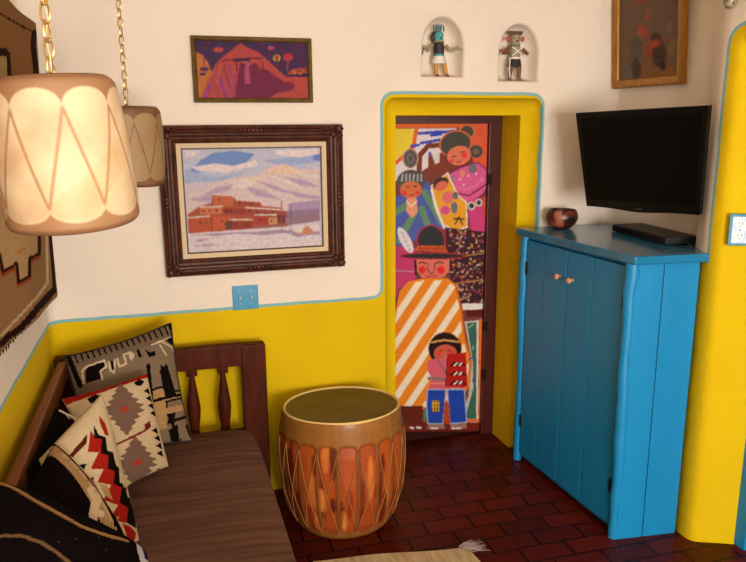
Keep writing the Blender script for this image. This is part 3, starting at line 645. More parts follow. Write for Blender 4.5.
# big winter landscape
def landscape(p):
    p.T(155, 115, 3.305)
    p.poly([(90, 100), (560, 100), (560, 470), (90, 470)], (212, 200, 216))
    p.poly([(90, 100), (560, 100), (560, 215), (90, 225)], (196, 200, 224))
    p.poly([(110, 190), (150, 150), (190, 126), (260, 118), (330, 128), (300, 160), (220, 175), (150, 190)], (112, 150, 214))
    p.poly([(100, 180), (200, 205), (300, 190), (240, 215), (100, 225)], (166, 186, 222)); p.poly([(360, 150), (545, 128), (545, 152), (430, 172)], (160, 180, 226))
    p.poly([(520, 128), (548, 120), (548, 152), (525, 150)], (110, 140, 216))
    for q in ([(120, 172), (200, 160), (260, 168), (330, 150), (340, 165), (240, 190), (140, 185)], [(400, 116), (545, 112), (545, 128), (480, 140), (400, 132)], [(100, 118), (150, 116), (130, 138), (100, 142)]): p.poly(q, (236, 222, 226))
    # mountains
    p.poly([(105, 262), (200, 228), (260, 205), (330, 200), (385, 168), (430, 160), (470, 178), (545, 176), (545, 330), (105, 330)], (222, 200, 204))
    p.poly([(360, 190), (420, 164), (470, 182), (520, 190), (440, 196)], (236, 206, 178)); p.poly([(250, 220), (330, 206), (380, 200), (300, 232)], (236, 212, 190))
    for q in ([(330, 215), (400, 235), (470, 265), (400, 250)], [(420, 205), (500, 215), (545, 240), (480, 232)], [(200, 240), (270, 228), (240, 252), (150, 268)], [(300, 236), (360, 250), (420, 280), (330, 268)], [(440, 250), (545, 268), (545, 280), (470, 272)], [(110, 280), (190, 262), (180, 290)]): p.poly(q, (188, 164, 196))
    for q in ([(280, 212), (340, 222), (300, 244), (250, 240)], [(470, 190), (545, 200), (545, 214), (500, 206)], [(380, 200), (440, 215), (500, 245), (430, 225)]): p.poly(q, (230, 216, 214))
    p.poly([(440, 292), (545, 280), (545, 330), (440, 330)], (176, 152, 190)); p.poly([(430, 318), (545, 308), (545, 345), (430, 345)], (148, 122, 158))
    # pueblo
    T1 = (176, 84, 58); T2 = (150, 62, 44); T3 = (206, 120, 82); T4 = (120, 52, 44); SN = (230, 214, 208)
    p.poly([(108, 328), (150, 300), (186, 290), (190, 262), (245, 264), (268, 278), (350, 284), (352, 300), (420, 306), (436, 325), (440, 352), (440, 368), (330, 378), (110, 392)], T1)
    for q, c in (([(192, 264), (244, 266), (262, 280), (262, 300), (190, 300)], (196, 104, 66)), ([(268, 284), (348, 288), (348, 304), (268, 302)], (168, 78, 56)), ([(150, 308), (222, 304), (222, 326), (148, 330)], T3), ([(224, 306), (300, 310), (300, 330), (224, 328)], T2),
                 ([(302, 308), (432, 316), (434, 340), (302, 334)], (164, 74, 58)), ([(112, 344), (186, 340), (186, 384), (112, 390)], (190, 86, 50)), ([(190, 338), (250, 336), (246, 378), (190, 382)], (200, 92, 56)), ([(252, 352), (322, 350), (322, 376), (250, 378)], T2), ([(330, 334), (372, 332), (372, 364), (330, 362)], (170, 62, 46)), ([(376, 340), (404, 338), (404, 360), (376, 362)], (206, 150, 104)), ([(405, 330), (440, 332), (440, 358), (405, 356)], T4)): p.poly(q, c)
    for l in ([(186, 262), (246, 266)], [(268, 280), (350, 286)], [(150, 304), (222, 302)], [(248, 346), (320, 346)], [(110, 340), (180, 334)], [(300, 306), (432, 314)], [(330, 330), (400, 330)]): p.line(l, 4, SN)
    for x, y in ((160, 318), (180, 316), (204, 316), (212, 280), (236, 318), (250, 318), (280, 292), (300, 294), (320, 294), (312, 318), (340, 322), (360, 324), (390, 322), (150, 356), (170, 356), (222, 352), (268, 362), (300, 362), (232, 360), (350, 346), (385, 350), (420, 344)): p.poly([(x-3, y-4), (x+3, y-4), (x+3, y+4), (x-3, y+4)], (84, 40, 40))
    p.line([(190, 264), (190, 300)], 3, (110, 50, 40)).line([(262, 280), (262, 302)], 3, (110, 50, 40)).line([(186, 340), (188, 384)], 4, (110, 50, 40))
    p.poly([(236, 348), (256, 346), (250, 378), (232, 378)], (96, 70, 64))
    # snow field
    p.poly([(108, 392), (330, 376), (545, 362), (550, 450), (108, 458)], (226, 214, 222))
    for q in ([(110, 398), (240, 388), (330, 386), (200, 400)], [(112, 412), (190, 408), (150, 420)], [(260, 392), (420, 378), (470, 384), (360, 398)], [(440, 392), (545, 384), (545, 396), (470, 404)], [(120, 432), (200, 424), (180, 436)]): p.poly(q, (172, 150, 178))
    p.poly([(432, 336), (545, 322), (545, 350), (430, 366)], (150, 120, 140)); p.line([(330, 372), (440, 362)], 5, (140, 100, 110))
    for x, y0, y1 in ((418, 285, 390), (449, 292, 386)): p.line([(x, y0), (x+1, y1)], 2.6, (110, 90, 110))
    p.line([(418, 388), (470, 390)], 3, (130, 110, 130)); p.poly([(470, 392), (482, 370), (505, 366), (522, 380), (522, 396)], (206, 140, 110)); p.poly([(466, 388), (480, 368), (496, 366), (484, 390)], (234, 214, 206))
    for _ in range(120):
        x = random.uniform(110, 540); y = random.uniform(395, 450); p.line([(x, y), (x+random.uniform(8, 24), y-random.uniform(0, 3))], 2, random.choice([(236, 228, 232), (210, 192, 212), (222, 206, 214)]))
bp = thing('framed_painting', 'large snowy adobe village and mountain landscape in a heavy dark carved wooden frame', 'painting', (0.3756, 2.99, 1.05))
mp = rect_map(0.3700, 1.3635, 0.003, 'back')
BW, BH = 0.768, 0.620
sweep_frame('frame', BW, BH, [(0, 0.002), (0.0, 0.030), (0.006, 0.040), (0.014, 0.044), (0.020, 0.036), (0.026, 0.034), (0.032, 0.040), (0.040, 0.038), (0.046, 0.028), (0.054, 0.026), (0.060, 0.030), (0.068, 0.026), (0.072, 0.018), (0.072, 0.002)], mp, M_walnut, bp)
for sx in (-1, 1):
    for sy in (-1, 1):
        g = MB()
        for i, (a, b, r) in enumerate([(0.018, 0.018, 0.017), (0.046, 0.014, 0.011), (0.014, 0.046, 0.011), (0.070, 0.018, 0.008), (0.018, 0.070, 0.008), (0.042, 0.042, 0.013), (0.030, 0.060, 0.006), (0.060, 0.030, 0.006)]):
            c = mp(np.array(sx*(BW/2-a)), np.array(sy*(BH/2-b)), np.array(0.036)); g.ell(c, (r, r*0.7, r), seg=14, rings=8)
            for k in range(3):
                aa = k*2.1+i; g.ell(c+np.array([math.cos(aa)*r*.8, -0.004, math.sin(aa)*r*.8]), (r*.4, r*.5, r*.4), seg=8, rings=6)
        g.build('corner_ornament', M_walnut, bp)
for a, b in ((0, 1), (0, -1), (1, 0), (-1, 0)):
    g = MB()
    for k in range(-3, 4):
        q = k*0.017; r = 0.013-abs(k)*0.0022
        c = mp(np.array(a*(BW/2-0.022)+(q if b else 0)), np.array(b*(BH/2-0.022)+(q if a else 0)), np.array(0.038)); g.ell(c, (r, r*.7, r), seg=12, rings=8)
    g.build('center_ornament', M_walnut, bp)
sweep_frame('liner', BW-0.144, BH-0.144, [(0, 0.004), (0, 0.020), (0.019, 0.014), (0.019, 0.004)], mp, M_liner, bp)
sweep_frame('fillet', BW-0.182, BH-0.182, [(0, 0.004), (0, 0.015), (0.006, 0.015), (0.006, 0.004)], mp, M_walnut, bp)
canvas('canvas', BW-0.19, BH-0.19, mp, 0.008, M_canvas, bp, landscape, (212, 200, 216), 0.80, 0.0022, 3)

def redprint(p):
    p.T(180, 25, 5.329)
    p.poly([(70, 60), (710, 60), (710, 400), (70, 400)], (76, 48, 92))
    p.dots(90, 85, 300, 180, 60, 7, [(120, 40, 80), (60, 50, 110), (90, 40, 80)]); p.dots(360, 80, 690, 240, 120, 8, [(120, 40, 70), (60, 50, 110), (96, 34, 84), (70, 60, 120)])
    p.poly([(80, 140), (118, 160), (150, 200), (170, 260), (120, 395), (80, 395)], (232, 136, 54))
    p.poly([(110, 395), (150, 280), (190, 210), (220, 175), (280, 130), (322, 96), (350, 116), (420, 146), (480, 200), (540, 255), (560, 275), (695, 278), (695, 395)], (216, 86, 76))
    p.poly([(560, 275), (590, 240), (640, 228), (695, 232), (695, 250), (620, 262)], (206, 84, 60)); p.line([(575, 268), (690, 268)], 12, (60, 40, 80)); p.dots(600, 238, 690, 262, 12, 6, [(226, 130, 50), (150, 40, 70)])
    p.poly([(320, 200), (380, 215), (400, 200), (430, 230), (470, 240), (500, 270), (540, 290), (560, 310), (600, 305), (612, 330), (590, 350), (520, 362), (470, 392), (290, 392), (300, 320)], (136, 36, 76))
    p.poly([(350, 200), (366, 200), (376, 310), (345, 310), (342, 260)], (214, 90, 140))
    for a, b, w, c in ([(130, 390), (160, 320), 22, (190, 78, 150)], [(200, 250), (250, 390), 20, (176, 70, 140)], [(262, 210), (276, 385), 12, (190, 80, 150)], [(296, 250), (290, 380), 12, (196, 70, 110)], [(215, 220), (190, 330), 10, (226, 110, 60)], [(170, 270), (210, 380), 12, (190, 70, 110)], [(236, 205), (262, 330), 5, (110, 30, 70)], [(180, 240), (150, 300), 6, (226, 120, 60)], [(420, 200), (424, 240), 8, (206, 70, 60)], [(440, 200), (448, 250), 6, (150, 30, 50)]): p.line([a, b], w, c)
    p.line([(222, 190), (330, 178), (440, 176)], 7, (120, 24, 40)); p.line([(290, 190), (370, 186)], 12, (50, 40, 90)); p.line([(300, 200), (305, 240)], 8, (100, 26, 60)); p.ell(130, 235, 26, 12, (96, 50, 110)).ell(120, 262, 18, 8, (60, 50, 110)); p.line([(125, 160), (130, 215)], 8, (180, 90, 120))
    p.ell(205, 132, 26, 14, (220, 90, 70)).ell(486, 122, 18, 12, (196, 90, 130)).ell(516, 176, 20, 18, (212, 180, 50)).ell(516, 176, 9, 16, (200, 60, 50)).ell(576, 172, 26, 20, (222, 60, 74)).ell(640, 110, 30, 8, (110, 40, 70)); p.line([(576, 190), (572, 240)], 8, (180, 70, 90))
    p.ell(580, 320, 24, 20, (150, 40, 70))
rp = thing('framed_print', 'small red and purple hillside picture in a narrow dull gold frame', 'picture', (0.385, 2.99, 1.76))
mp2 = rect_map(0.3852, 1.8922, 0.004, 'back')
sweep_frame('frame', 0.488, 0.258, [(0, 0.002), (0, 0.020), (0.003, 0.023), (0.010, 0.020), (0.014, 0.022), (0.019, 0.016), (0.019, 0.004)], mp2, M_olive, rp)
canvas('print', 0.452, 0.222, mp2, 0.010, M_print, rp, redprint, (76, 48, 92), 0.58)

def figures(p):
    p.T(600, 0, 5.92)
    p.poly([(60, -200), (520, -200), (520, 540), (60, 540)], (112, 92, 72)); p.poly([(60, 250), (520, 250), (520, 540), (60, 540)], (116, 92, 64))
    p.ell(340, 450, 160, 70, (142, 100, 44)).ell(280, 440, 60, 90, (136, 92, 50)); p.ell(215, 290, 36, 70, (92, 84, 66)).ell(212, 410, 32, 60, (70, 60, 44)).ell(350, 320, 44, 80, (66, 48, 40)).ell(372, 390, 20, 30, (44, 36, 34)); p.ell(330, 230, 34, 40, (76, 50, 40))
    p.ell(282, 92, 16, 40, (158, 84, 54), 10).ell(246, 185, 26, 36, (172, 84, 58)).ell(275, 200, 22, 22, (160, 74, 50)).ell(310, 262, 50, 22, (180, 74, 44), -15).ell(285, 300, 28, 40, (150, 70, 44)).ell(410, 235, 18, 16, (140, 66, 44)); p.ell(430, 280, 24, 60, (128, 106, 66), 10).ell(240, 5, 30, 20, (150, 70, 50)); p.ell(410, 160, 14, 30, (124, 112, 88), 10)
    p.line([(150, 340), (300, 250)], 6, (120, 100, 80)); p.ell(160, 430, 30, 60, (106, 96, 84))
fp = thing('gilt_framed_picture', 'dim picture of gathered figures in a flat gilt frame above the television', 'picture', (2.12, 2.75, 1.83))
def mp3(a, b, d): return np.stack([XA-0.004-d-(b+0.235)*0.07+0*a, 2.752-a+0*b, 2.068+b-a*0.010], -1)
sweep_frame('frame', 0.475, 0.47, [(0, 0.0), (0, 0.026), (0.008, 0.030), (0.034, 0.022), (0.038, 0.016), (0.038, 0.0)], mp3, M_gilt, fp)
canvas('canvas', 0.402, 0.397, mp3, 0.010, M_canvas, fp, figures, (112, 92, 72), 0.8, 0.0025, 9)

# ------------------------------------------------------------ carved figures in the wall niches
def M1(c, r=0.6): return mat('figure paint', c, r)
def doll(root, x, y, z0, H, cols, spread, pose):
    S = H/1.0; P = lambda a, b, c: (x+a*S*1.32, y+b*S, z0+c*S)
    bd = MB(); bd.tube([P(0, 0, .40), P(0, 0, .47), P(0, 0, .60), P(0, 0, .70), P(0, 0, .75)], [.10*S, .115*S, .12*S, .11*S, .05*S], 16)
    bd.build('torso', cols['torso'], root)
    for s in (-1, 1):
        L = MB(); kx = s*.075+(.03*s if s > 0 else 0)
        L.tube([P(s*.06, 0, .42), P(s*.075+pose*.02, -.03, .25), P(s*.085+pose*.05, -.01, .06)], [.062*S, .052*S, .040*S], 12)
        lg = L.build('leg', cols['leg'], root)
        f = MB(); f.ell(P(s*.09+pose*.05, -.05, .03), (.045*S, .085*S, .03*S), seg=12, rings=8); f.build('moccasin', cols['shoe'], lg)
        A = MB(); A.tube([P(s*.12, 0, .68), P(s*spread[0], -.04, .55), P(s*spread[1], -.12, spread[2])], [.040*S, .034*S, .026*S], 10); A.ell(P(s*spread[1], -.13, spread[2]), (.034*S,)*3, seg=10, rings=8)
        A.build('arm', cols['arm'], root)
    k = MB(); k.lathe([(.115*S, .46*S), (.13*S, .42*S), (.155*S, .30*S), (.150*S, .285*S), (.11*S, .42*S)], (x, y, z0), 20, cap=(False, False)); k.build('kilt', cols['kilt'], root)
    b = MB(); b.lathe([(.125*S, .44*S), (.128*S, .48*S), (.122*S, .48*S)], (x, y, z0), 20, cap=(False, False)); b.build('sash', cols['sash'], root)
    h = MB(); h.lathe([(.06*S, .74*S), (.095*S, .77*S), (.10*S, .86*S), (.09*S, .93*S), (.05*S, .96*S)], (x, y, z0), 20); hd = h.build('mask', cols['mask'], root)
    e = MB()
    for s in (-1, 1): e.ell(P(s*.04, -.095, .87), (.016*S, .008*S, .010*S), seg=8, rings=6)
    e.ell(P(0, -.10, .81), (.022*S, .03*S, .02*S), seg=10, rings=6); e.build('eyes', cols['dark'], hd)
    rf = MB(); rf.lathe([(.10*S, .72*S), (.125*S, .735*S), (.11*S, .765*S), (.08*S, .76*S)], (x, y, z0), 20); rf.build('collar', cols['collar'], root)
    return hd, P, S
c_dk = M1((40, 34, 34)); c_wh = M1((226, 222, 214)); c_tq = M1((70, 156, 158)); c_yl = M1((190, 140, 48)); c_br = M1((112, 76, 56)); c_rd = M1((190, 70, 84)); c_gr = M1((150, 140, 112)); c_rust = M1((140, 66, 40))
k1 = thing('carved_doll', 'small painted figure with turquoise headdress and ochre boots in the left wall niche', 'figurine', (1.222, 3.045, 1.873))
MB().box((1.222, 3.047, 1.8765), (0.075, 0.052, 0.007), None, 0.002).build('base', c_rust, k1)
hd, P, S = doll(k1, 1.222, 3.045, 1.880, 0.205, dict(torso=c_dk, leg=c_yl, shoe=c_rust, arm=c_gr, kilt=c_wh, sash=c_tq, mask=c_tq, dark=c_dk, collar=c_gr), (.21, .30, .62), 1)
cr = MB(); cr.box(P(0, .02, 1.0), (.10*S, .05*S, .16*S), None, .004); 
for i in range(5): cr.ell(P(-.09+.045*i, .03, 1.03+.03*math.sin(i*.8)), (.02*S, .015*S, .08*S), seg=8, rings=6)
cr.build('headdress', M1((64, 110, 112)), k1)
hr = MB().ell(P(-.05, .06, .84), (.11*S, .05*S, .13*S), seg=12, rings=8); hr.build('hair', c_dk, k1)
hw = MB().tube([P(.30, -.12, .62), P(.40, -.14, .56), P(.47, -.12, .60)], [.02*S, .025*S, .008*S], 8); hw.build('rattle', c_gr, k1)
hw = MB().tube([P(-.30, -.12, .62), P(-.33, -.12, .45)], [.015*S, .012*S], 8); hw.build('wand', c_dk, k1)
k2 = thing('carved_doll', 'small brown and white masked figure with pink ears in the right wall niche', 'figurine', (1.600, 3.045, 1.859))
MB().box((1.602, 3.047, 1.865), (0.105, 0.055, 0.011), None, 0.002).build('base', c_rust, k2)
hd, P, S = doll(k2, 1.600, 3.045, 1.871, 0.215, dict(torso=c_gr, leg=c_br, shoe=c_gr, arm=c_br, kilt=c_dk, sash=c_wh, mask=c_gr, dark=c_dk, collar=M1((150, 146, 140))), (.22, .16, .56), 0)
for s in (-1, 1): MB().ell(P(s*.135, 0, .86), (.045*S, .03*S, .06*S), seg=12, rings=8).build('ear', c_rd, k2)['label'] = 'round pink ear'
cr = MB()
for i in range(9): cr.ell(P(-.12+.03*i, .02, .98), (.022*S, .02*S, .055*S), Matrix.Rotation((-.5+.125*i), 3, 'Y'), seg=8, rings=6)
cr.build('headdress', M1((92, 74, 50)), k2)
w = MB(); w.tube([P(-.10, -.12, .68), P(.0, -.14, .60), P(.10, -.12, .50)], .014*S, 8); w.tube([P(.10, -.12, .68), P(0, -.14, .60), P(-.10, -.12, .50)], .014*S, 8)
for s in (-1, 1): w.tube([P(s*.14, -.15, .42), P(s*.15, -.15, .22), P(s*.13, -.15, .06)], .014*S, 8)
w.build('white_straps', c_wh, k2)
w = MB(); w.tube([P(-.34, -.12, .60), P(-.20, -.15, .59)], .022*S, 8); w.build('staff', c_rust, k2)

# ------------------------------------------------------------ drum lanterns
def tmat(name):
    m = mat(name, rough=0.55, vc=True, noise=(16, (176, 126, 84), 0.5), bump=(26, 0.0012)); nt = m.node_tree; b = nt.nodes['Principled BSDF']
    outn = [n for n in nt.nodes if n.type == 'OUTPUT_MATERIAL'][0]; tr = nt.nodes.new('ShaderNodeBsdfTranslucent'); mx = nt.nodes.new('ShaderNodeMixShader'); mx.inputs[0].default_value = 0.3
    at = [n for n in nt.nodes if n.type == 'ATTRIBUTE'][0]; nt.links.new(at.outputs['Color'], tr.inputs[0])
    nt.links.new(b.outputs[0], mx.inputs[1]); nt.links.new(tr.outputs[0], mx.inputs[2]); nt.links.new(mx.outputs[0], outn.inputs[0]); return m
M_hide = tmat('lit rawhide'); M_cord = mat('rawhide cord', (176, 142, 104), 0.6); M_brass = mat('brass chain', (206, 168, 96), 0.3, metal=0.9)
M_rim = mat('rawhide top', (168, 132, 104), 0.7, noise=(20, (130, 96, 72), 0.5))
M_bulb = mat('warm bulb', (255, 220, 160)); M_bulb.node_tree.nodes['Principled BSDF'].inputs['Emission Color'].default_value = (1, 0.80, 0.56, 1)
def lantern(label, cx, cy, z0, z1, rt, rm, rb, phase, light, lean=0.0, dull=1.0, tint=(1, 1, 1)):
    tiltM = Matrix.Translation((cx, cy, z1)) @ Matrix.Rotation(lean, 4, 'Y') @ Matrix.Translation((-cx, -cy, -z1)); tn = np.array(tiltM)
    root = thing('drum_lantern', label, 'hanging lamp', (cx, cy, z1), 'drum lanterns hanging on chains')
    H = z1-z0; NA = 8
    def rad(t): return rt*(1-t)**2+2*rm*t*(1-t)*1.0+rb*t*t + 0.0
    nt_, nz = 560, 200; TH_ = np.linspace(0, 2*PI, nt_, endpoint=False); ZZ = np.linspace(0, 1, nz)
    TT, Z_ = np.meshgrid(TH_, ZZ); TT = TT.ravel(); Z_ = Z_.ravel()
    wv = 1+0.006*np.sin(3*TT+phase)+0.004*np.sin(7*TT)
    R_ = rad(Z_)*wv; R_ = R_ - 0.010*np.clip(1-Z_/0.06, 0, 1)**2 - 0.006*np.clip((Z_-0.96)/0.04, 0, 1)**2
    V = np.stack([cx+R_*np.cos(TT), cy+R_*np.sin(TT), z1-Z_*H+0.003*np.sin(2*TT+phase)*(Z_)], 1)
    V = V@tn[:3, :3].T+tn[:3, 3]
    k = (TT-phase)/(2*PI)*NA; ft = (k-np.floor(k))*2-1; kb = k+0.5; fb = (kb-np.floor(kb))*2-1
    # anchors at integer k (top) and half-integer k (bottom); rounded bays between them
    zt = 0.205-0.115*np.sqrt(np.clip(1-np.abs(ft)**2.2, 0, 1)); zb = 0.835+0.085*np.sqrt(np.clip(1-np.abs(fb)**2.2, 0, 1))
    p = Paint(TT, Z_, (170, 132, 100), dull)
    inside = (Z_ > zt) & (Z_ < zb); edge = (np.abs(Z_-zt) < 0.012) | (np.abs(Z_-zb) < 0.012)
    tri = np.abs(((k) % 1.0)-0.5)*2        # 1 at top anchors, 0 at bottom anchors
    cord = (np.abs(tri-(1-(Z_-0.2)/0.64)) < 0.06) & (Z_ > 0.18) & (Z_ < 0.86)
    p.put(inside, (238, 220, 190)); wd_ = np.floor(2*((k+0.0)-0.0)+((1-(Z_-0.2)/0.64) > tri)*0.0); p.put(inside & (np.sin(k*1.3+2.1*np.sin(Z_*5+k*.6)) > 0.45), (236, 212, 174)); p.put(cord & inside, (190, 152, 112)); p.put(edge, (238, 222, 190)); p.put((Z_ < 0.03) | (Z_ > 0.97), (150, 112, 84)); p.c = p.c*np.array(tint); p.blur(nt_, nz, 2)
    sh = mesh_np('lamp_shade', V, gridF(nt_, nz, wrap=True), M_hide, root, p.c)
    md = sh.modifiers.new('thick', 'SOLIDIFY'); md.thickness = 0.003; md.offset = -1
    t = MB(); t.lathe([(rt-0.006, 0.0), (rt-0.012, 0.003), (0.012, 0.001), (0.012, -0.004), (rt-0.006, -0.003)], (cx, cy, z1), 48, cap=(False, False)); t.xf(tiltM); t.build('shade_top', M_rim, root)
    cd = MB(); pts = []
    for i in range(2*NA*6):
        q = i/12.0; a = phase+2*PI*q/NA; fr = (q % 1.0); tz = 1-abs(fr*2-1); tz = 0.195+tz*0.645; rr = rad(tz)*(1+0.006*math.sin(3*a+phase)+0.004*math.sin(7*a))+0.0012
        pts.append((cx+rr*math.cos(a), cy+rr*math.sin(a), z1-tz*H))
    cd.tube(pts, 0.0017, 6, closed=True); cd.xf(tiltM); cd.build('lacing', M_cord, root)
    ch = MB(); z = z1; i = 0
    ch.tube([(cx+0.006*math.cos(a), cy, z1+0.004+0.006*math.sin(a)) for a in [2*PI*j/12 for j in range(12)]], 0.0015, 6, closed=True)
    n = 0; zc = z1+0.018
    while zc < ZC-0.03:
        L = 0.0165; w = 0.0085; a0 = PI/4+0.3 if n % 2 == 0 else -PI/4+0.3
        ch.tube([(cx+w*math.cos(b)*math.cos(a0), cy+w*math.cos(b)*math.sin(a0), zc+L*math.sin(b)) for b in [2*PI*j/14 for j in range(14)]], 0.0018, 6, closed=True); zc += 0.0275; n += 1
    ch.build('chain', M_brass, root)
    pw = [(cx+0.004*math.sin(q*9), cy+0.004*math.cos(q*9), z1+(ZC-z1)*q/24.0) for q in range(25)]
    MB().tube(pw, 0.0016, 6).build('cord', mat('clear lamp cord', (200, 170, 110), 0.3), root)
    MB().lathe([(0.0, -0.028), (0.02, -0.024), (0.045, -0.008), (0.05, 0)], (cx, cy, ZC), 24).build('ceiling_canopy', M_brass, root)
    s = MB(); s.lathe([(0.016, -0.055), (0.018, -0.05), (0.018, -0.005), (0.010, 0.0)], (cx, cy, z1), 20); so = s.build('bulb_socket', M_brass, root)
    bu = MB(); bu.lathe([(0.003, -0.135), (0.018, -0.128), (0.028, -0.108), (0.027, -0.09), (0.016, -0.068), (0.012, -0.055)], (cx, cy, z1), 20)
    m = M_bulb if light else mat('frosted bulb', (235, 230, 220), 0.3); bo = bu.build('bulb', m, root)
    if light:
        m.node_tree.nodes['Principled BSDF'].inputs['Emission Strength'].default_value = light
    return root
lantern('large near rawhide drum lantern with cream panels hanging over the bench pillows', -0.161, 1.262, 1.497, 1.733, 0.090, 0.108, 0.101, 0.55+0.44, 0.5, lean=-0.06, dull=0.9, tint=(1, .96, .88))
lantern('smaller tan rawhide drum lantern hanging beside the large framed painting', -0.099, 2.501, 1.475, 1.727, 0.100, 0.116, 0.100, 0.2, 0, dull=0.5, tint=(1, .82, .58))

# ------------------------------------------------------------ big floor drum
dr = thing('drum_table', 'large laced wooden drum used as a side table beside the bench', 'drum', (0.659, 2.689, 0))
DC = (0.659, 2.689); DH = 0.507; NA = 20
def drad(t): return np.interp(t, [0, .015, .05, .15, .35, .55, .75, .9, .965, 1.0], [.172, .196, .212, .236, .262, .271, .268, .257, .251, .246])
nt_, nz = 440, 130; TH_ = np.linspace(0, 2*PI, nt_, endpoint=False); TT, Z_ = np.meshgrid(TH_, np.linspace(0, 1, nz)); TT = TT.ravel(); Z_ = Z_.ravel()
k = TT/(2*PI)*NA; ft = (k % 1)*2-1; fb = ft
zt = 0.800+0.045*np.sqrt(np.clip(1-np.abs(ft)**2, 0, 1)); zb = 0.145-0.055*np.sqrt(np.clip(1-np.abs(fb)**2, 0, 1))
inside = (Z_ < zt) & (Z_ > zb) & (np.abs(ft) < 0.86); groove = np.abs(np.abs(ft)-1) < 0.0
R_ = drad(Z_)*(1+0.004*np.sin(5*TT)) + np.where(inside, -0.003, 0.0)
V = np.stack([DC[0]+R_*np.cos(TT), DC[1]+R_*np.sin(TT), Z_*DH], 1); V[:, 2] += (Z_**3)*(0.010-0.072*(V[:, 1]-DC[1]))
p = Paint(TT, Z_, (160, 108, 46), 0.8)
p.put(inside, (196, 92, 34)); rd = random.Random(11)
cells = np.floor(k).astype(int)
for c_ in range(NA):
    mk = inside & (cells == c_); p.put(mk, rd.choice([(190, 90, 32), (176, 76, 28), (200, 102, 40), (182, 82, 32)]))
for _ in range(70):
    t0 = rd.uniform(0, 2*PI); z_0 = rd.uniform(.1, .82); mk = inside & (((TT-t0)/rd.uniform(.03, .07))**2+((Z_-z_0)/rd.uniform(.06, .2))**2 < 1); p.put(mk, rd.choice([(92, 26, 12), (150, 56, 22), (226, 126, 56), (150, 50, 20), (110, 36, 16), (222, 134, 60)]))
for t0, z_0, a_, b_2 in ((5.05, .45, .07, .17), (5.2, .22, .06, .10), (5.12, .66, .04, .09), (3.55, .6, .10, .18), (3.7, .3, .08, .15), (4.05, .7, .05, .08)):
    mk = inside & (((TT-t0)/a_)**2+((Z_-z_0)/b_2)**2 < 1); p.put(mk, (98, 24, 12))
for _ in range(60):
    t0 = rd.uniform(0, 2*PI); mk = (~inside) & (((TT-t0)/0.08)**2+((Z_-rd.choice([rd.uniform(0, .1), rd.uniform(.84, 1)]))/.03)**2 < 1); p.put(mk, rd.choice([(168, 118, 56), (150, 98, 42), (160, 112, 50)]))
p.put(((np.abs(Z_-zt) < 0.007) | (np.abs(Z_-zb) < 0.007) | (np.abs(np.abs(ft)-0.86) < 0.06)) & (Z_ < zt+0.007) & (Z_ > zb-0.007), (120, 62, 28))
p.blur(nt_, nz, 3)
M_drum = mat('drum hide and wood', rough=0.42, spec=0.25, vc=True, bump=(20, 0.002), grain=((40, 40, 4), (120, 50, 20), 0.35), coat=0.15)
mesh_np('shell', V, gridF(nt_, nz, wrap=True), M_drum, dr, p.c)
MB().lathe([(0.165, -0.0), (0.172, 0.002), (0.172, 0.001)], (DC[0], DC[1], 0.001), 48).build('underside', M_rim, dr)
MB().lathe([(0.246, DH-0.004), (0.247, DH+0.001), (0.243, DH+0.005), (0.238, DH+0.003), (0.234, DH-0.003)], (DC[0], DC[1], 0), 96, cap=(False, False)).build('rim', mat('pale hide rim', (222, 190, 120), 0.5), dr)  # rim paler than the hide below it
MB().lathe([(0.238, DH-0.001), (0.12, DH-0.002), (0.02, DH-0.002)], (DC[0], DC[1], 0), 96, cap=(False, True)).build('drumhead', mat('dark hide drumhead', (92, 66, 28), 0.5, noise=(9, (58, 42, 22), 0.7), bump=(12, 0.001)), dr)
cd = MB()
for fam in (0, 1):
    pts = []
    for i in range(NA//2*24+1):
        q = i/24.0; a = 2*PI*(2*q+fam)/NA; fr = q % 1.0; tz = abs(fr*2-1); zz = 0.10+tz*0.70
        rr = float(drad(zz))+0.0015; pts.append((DC[0]+rr*math.cos(a), DC[1]+rr*math.sin(a), zz*DH))
    cd.tube(pts[:-1], 0.0013, 6, closed=True)
cd.build('lacing', mat('pale drum cord', (170, 118, 62), 0.6), dr)
for ch_ in dr.children:      # the head sits a little higher at the front, as on a hand made drum
    if ch_.name.split('.')[0] in ('rim', 'drumhead', 'lacing'):
        for v_ in ch_.data.vertices:
            y = v_.co.y; v_.co.z += (min(1, v_.co.z/DH)**3)*(0.010-0.072*y)

# ------------------------------------------------------------ bench
M_oak = mat('dark stained bench wood', (82, 32, 14), 0.5, spec=0.1, grain=((30, 30, 4), (46, 15, 9), 0.8))
M_rail = mat('brown stained rail', (128, 74, 36), 0.5, spec=0.3, grain=((30, 3, 30), (92, 46, 20), 0.6))
bn = thing('wooden_bench', 'dark brown wooden daybed bench with turned spindles in the corner', 'bench', (-0.05, 1.9, 0))
YE = 2.905; Y0 = 0.95
def spindle(x, y, z0=0.36, z1=0.668):
    H = z1-z0; g = MB(); g.box((x, y, z1-0.018), (0.046, 0.030, 0.030), None, 0.003); g.box((x, y, z0+0.012), (0.040, 0.030, 0.024), None, 0.003)
    g.lathe([(0.012, 0.02), (0.016, 0.04*1), (0.018, 0.10*H), (0.026, 0.28*H), (0.029, 0.40*H), (0.026, 0.52*H), (0.018, 0.70*H), (0.012, 0.84*H), (0.011, 0.90*H), (0.020, 0.915*H), (0.020, 0.94*H)], (x, y, z0), 18)
    g.build('spindle', M_oak, bn)
def g1(name, m, c, s, b=0.006): return MB().box(c, s, None, b).build(name, m, bn)
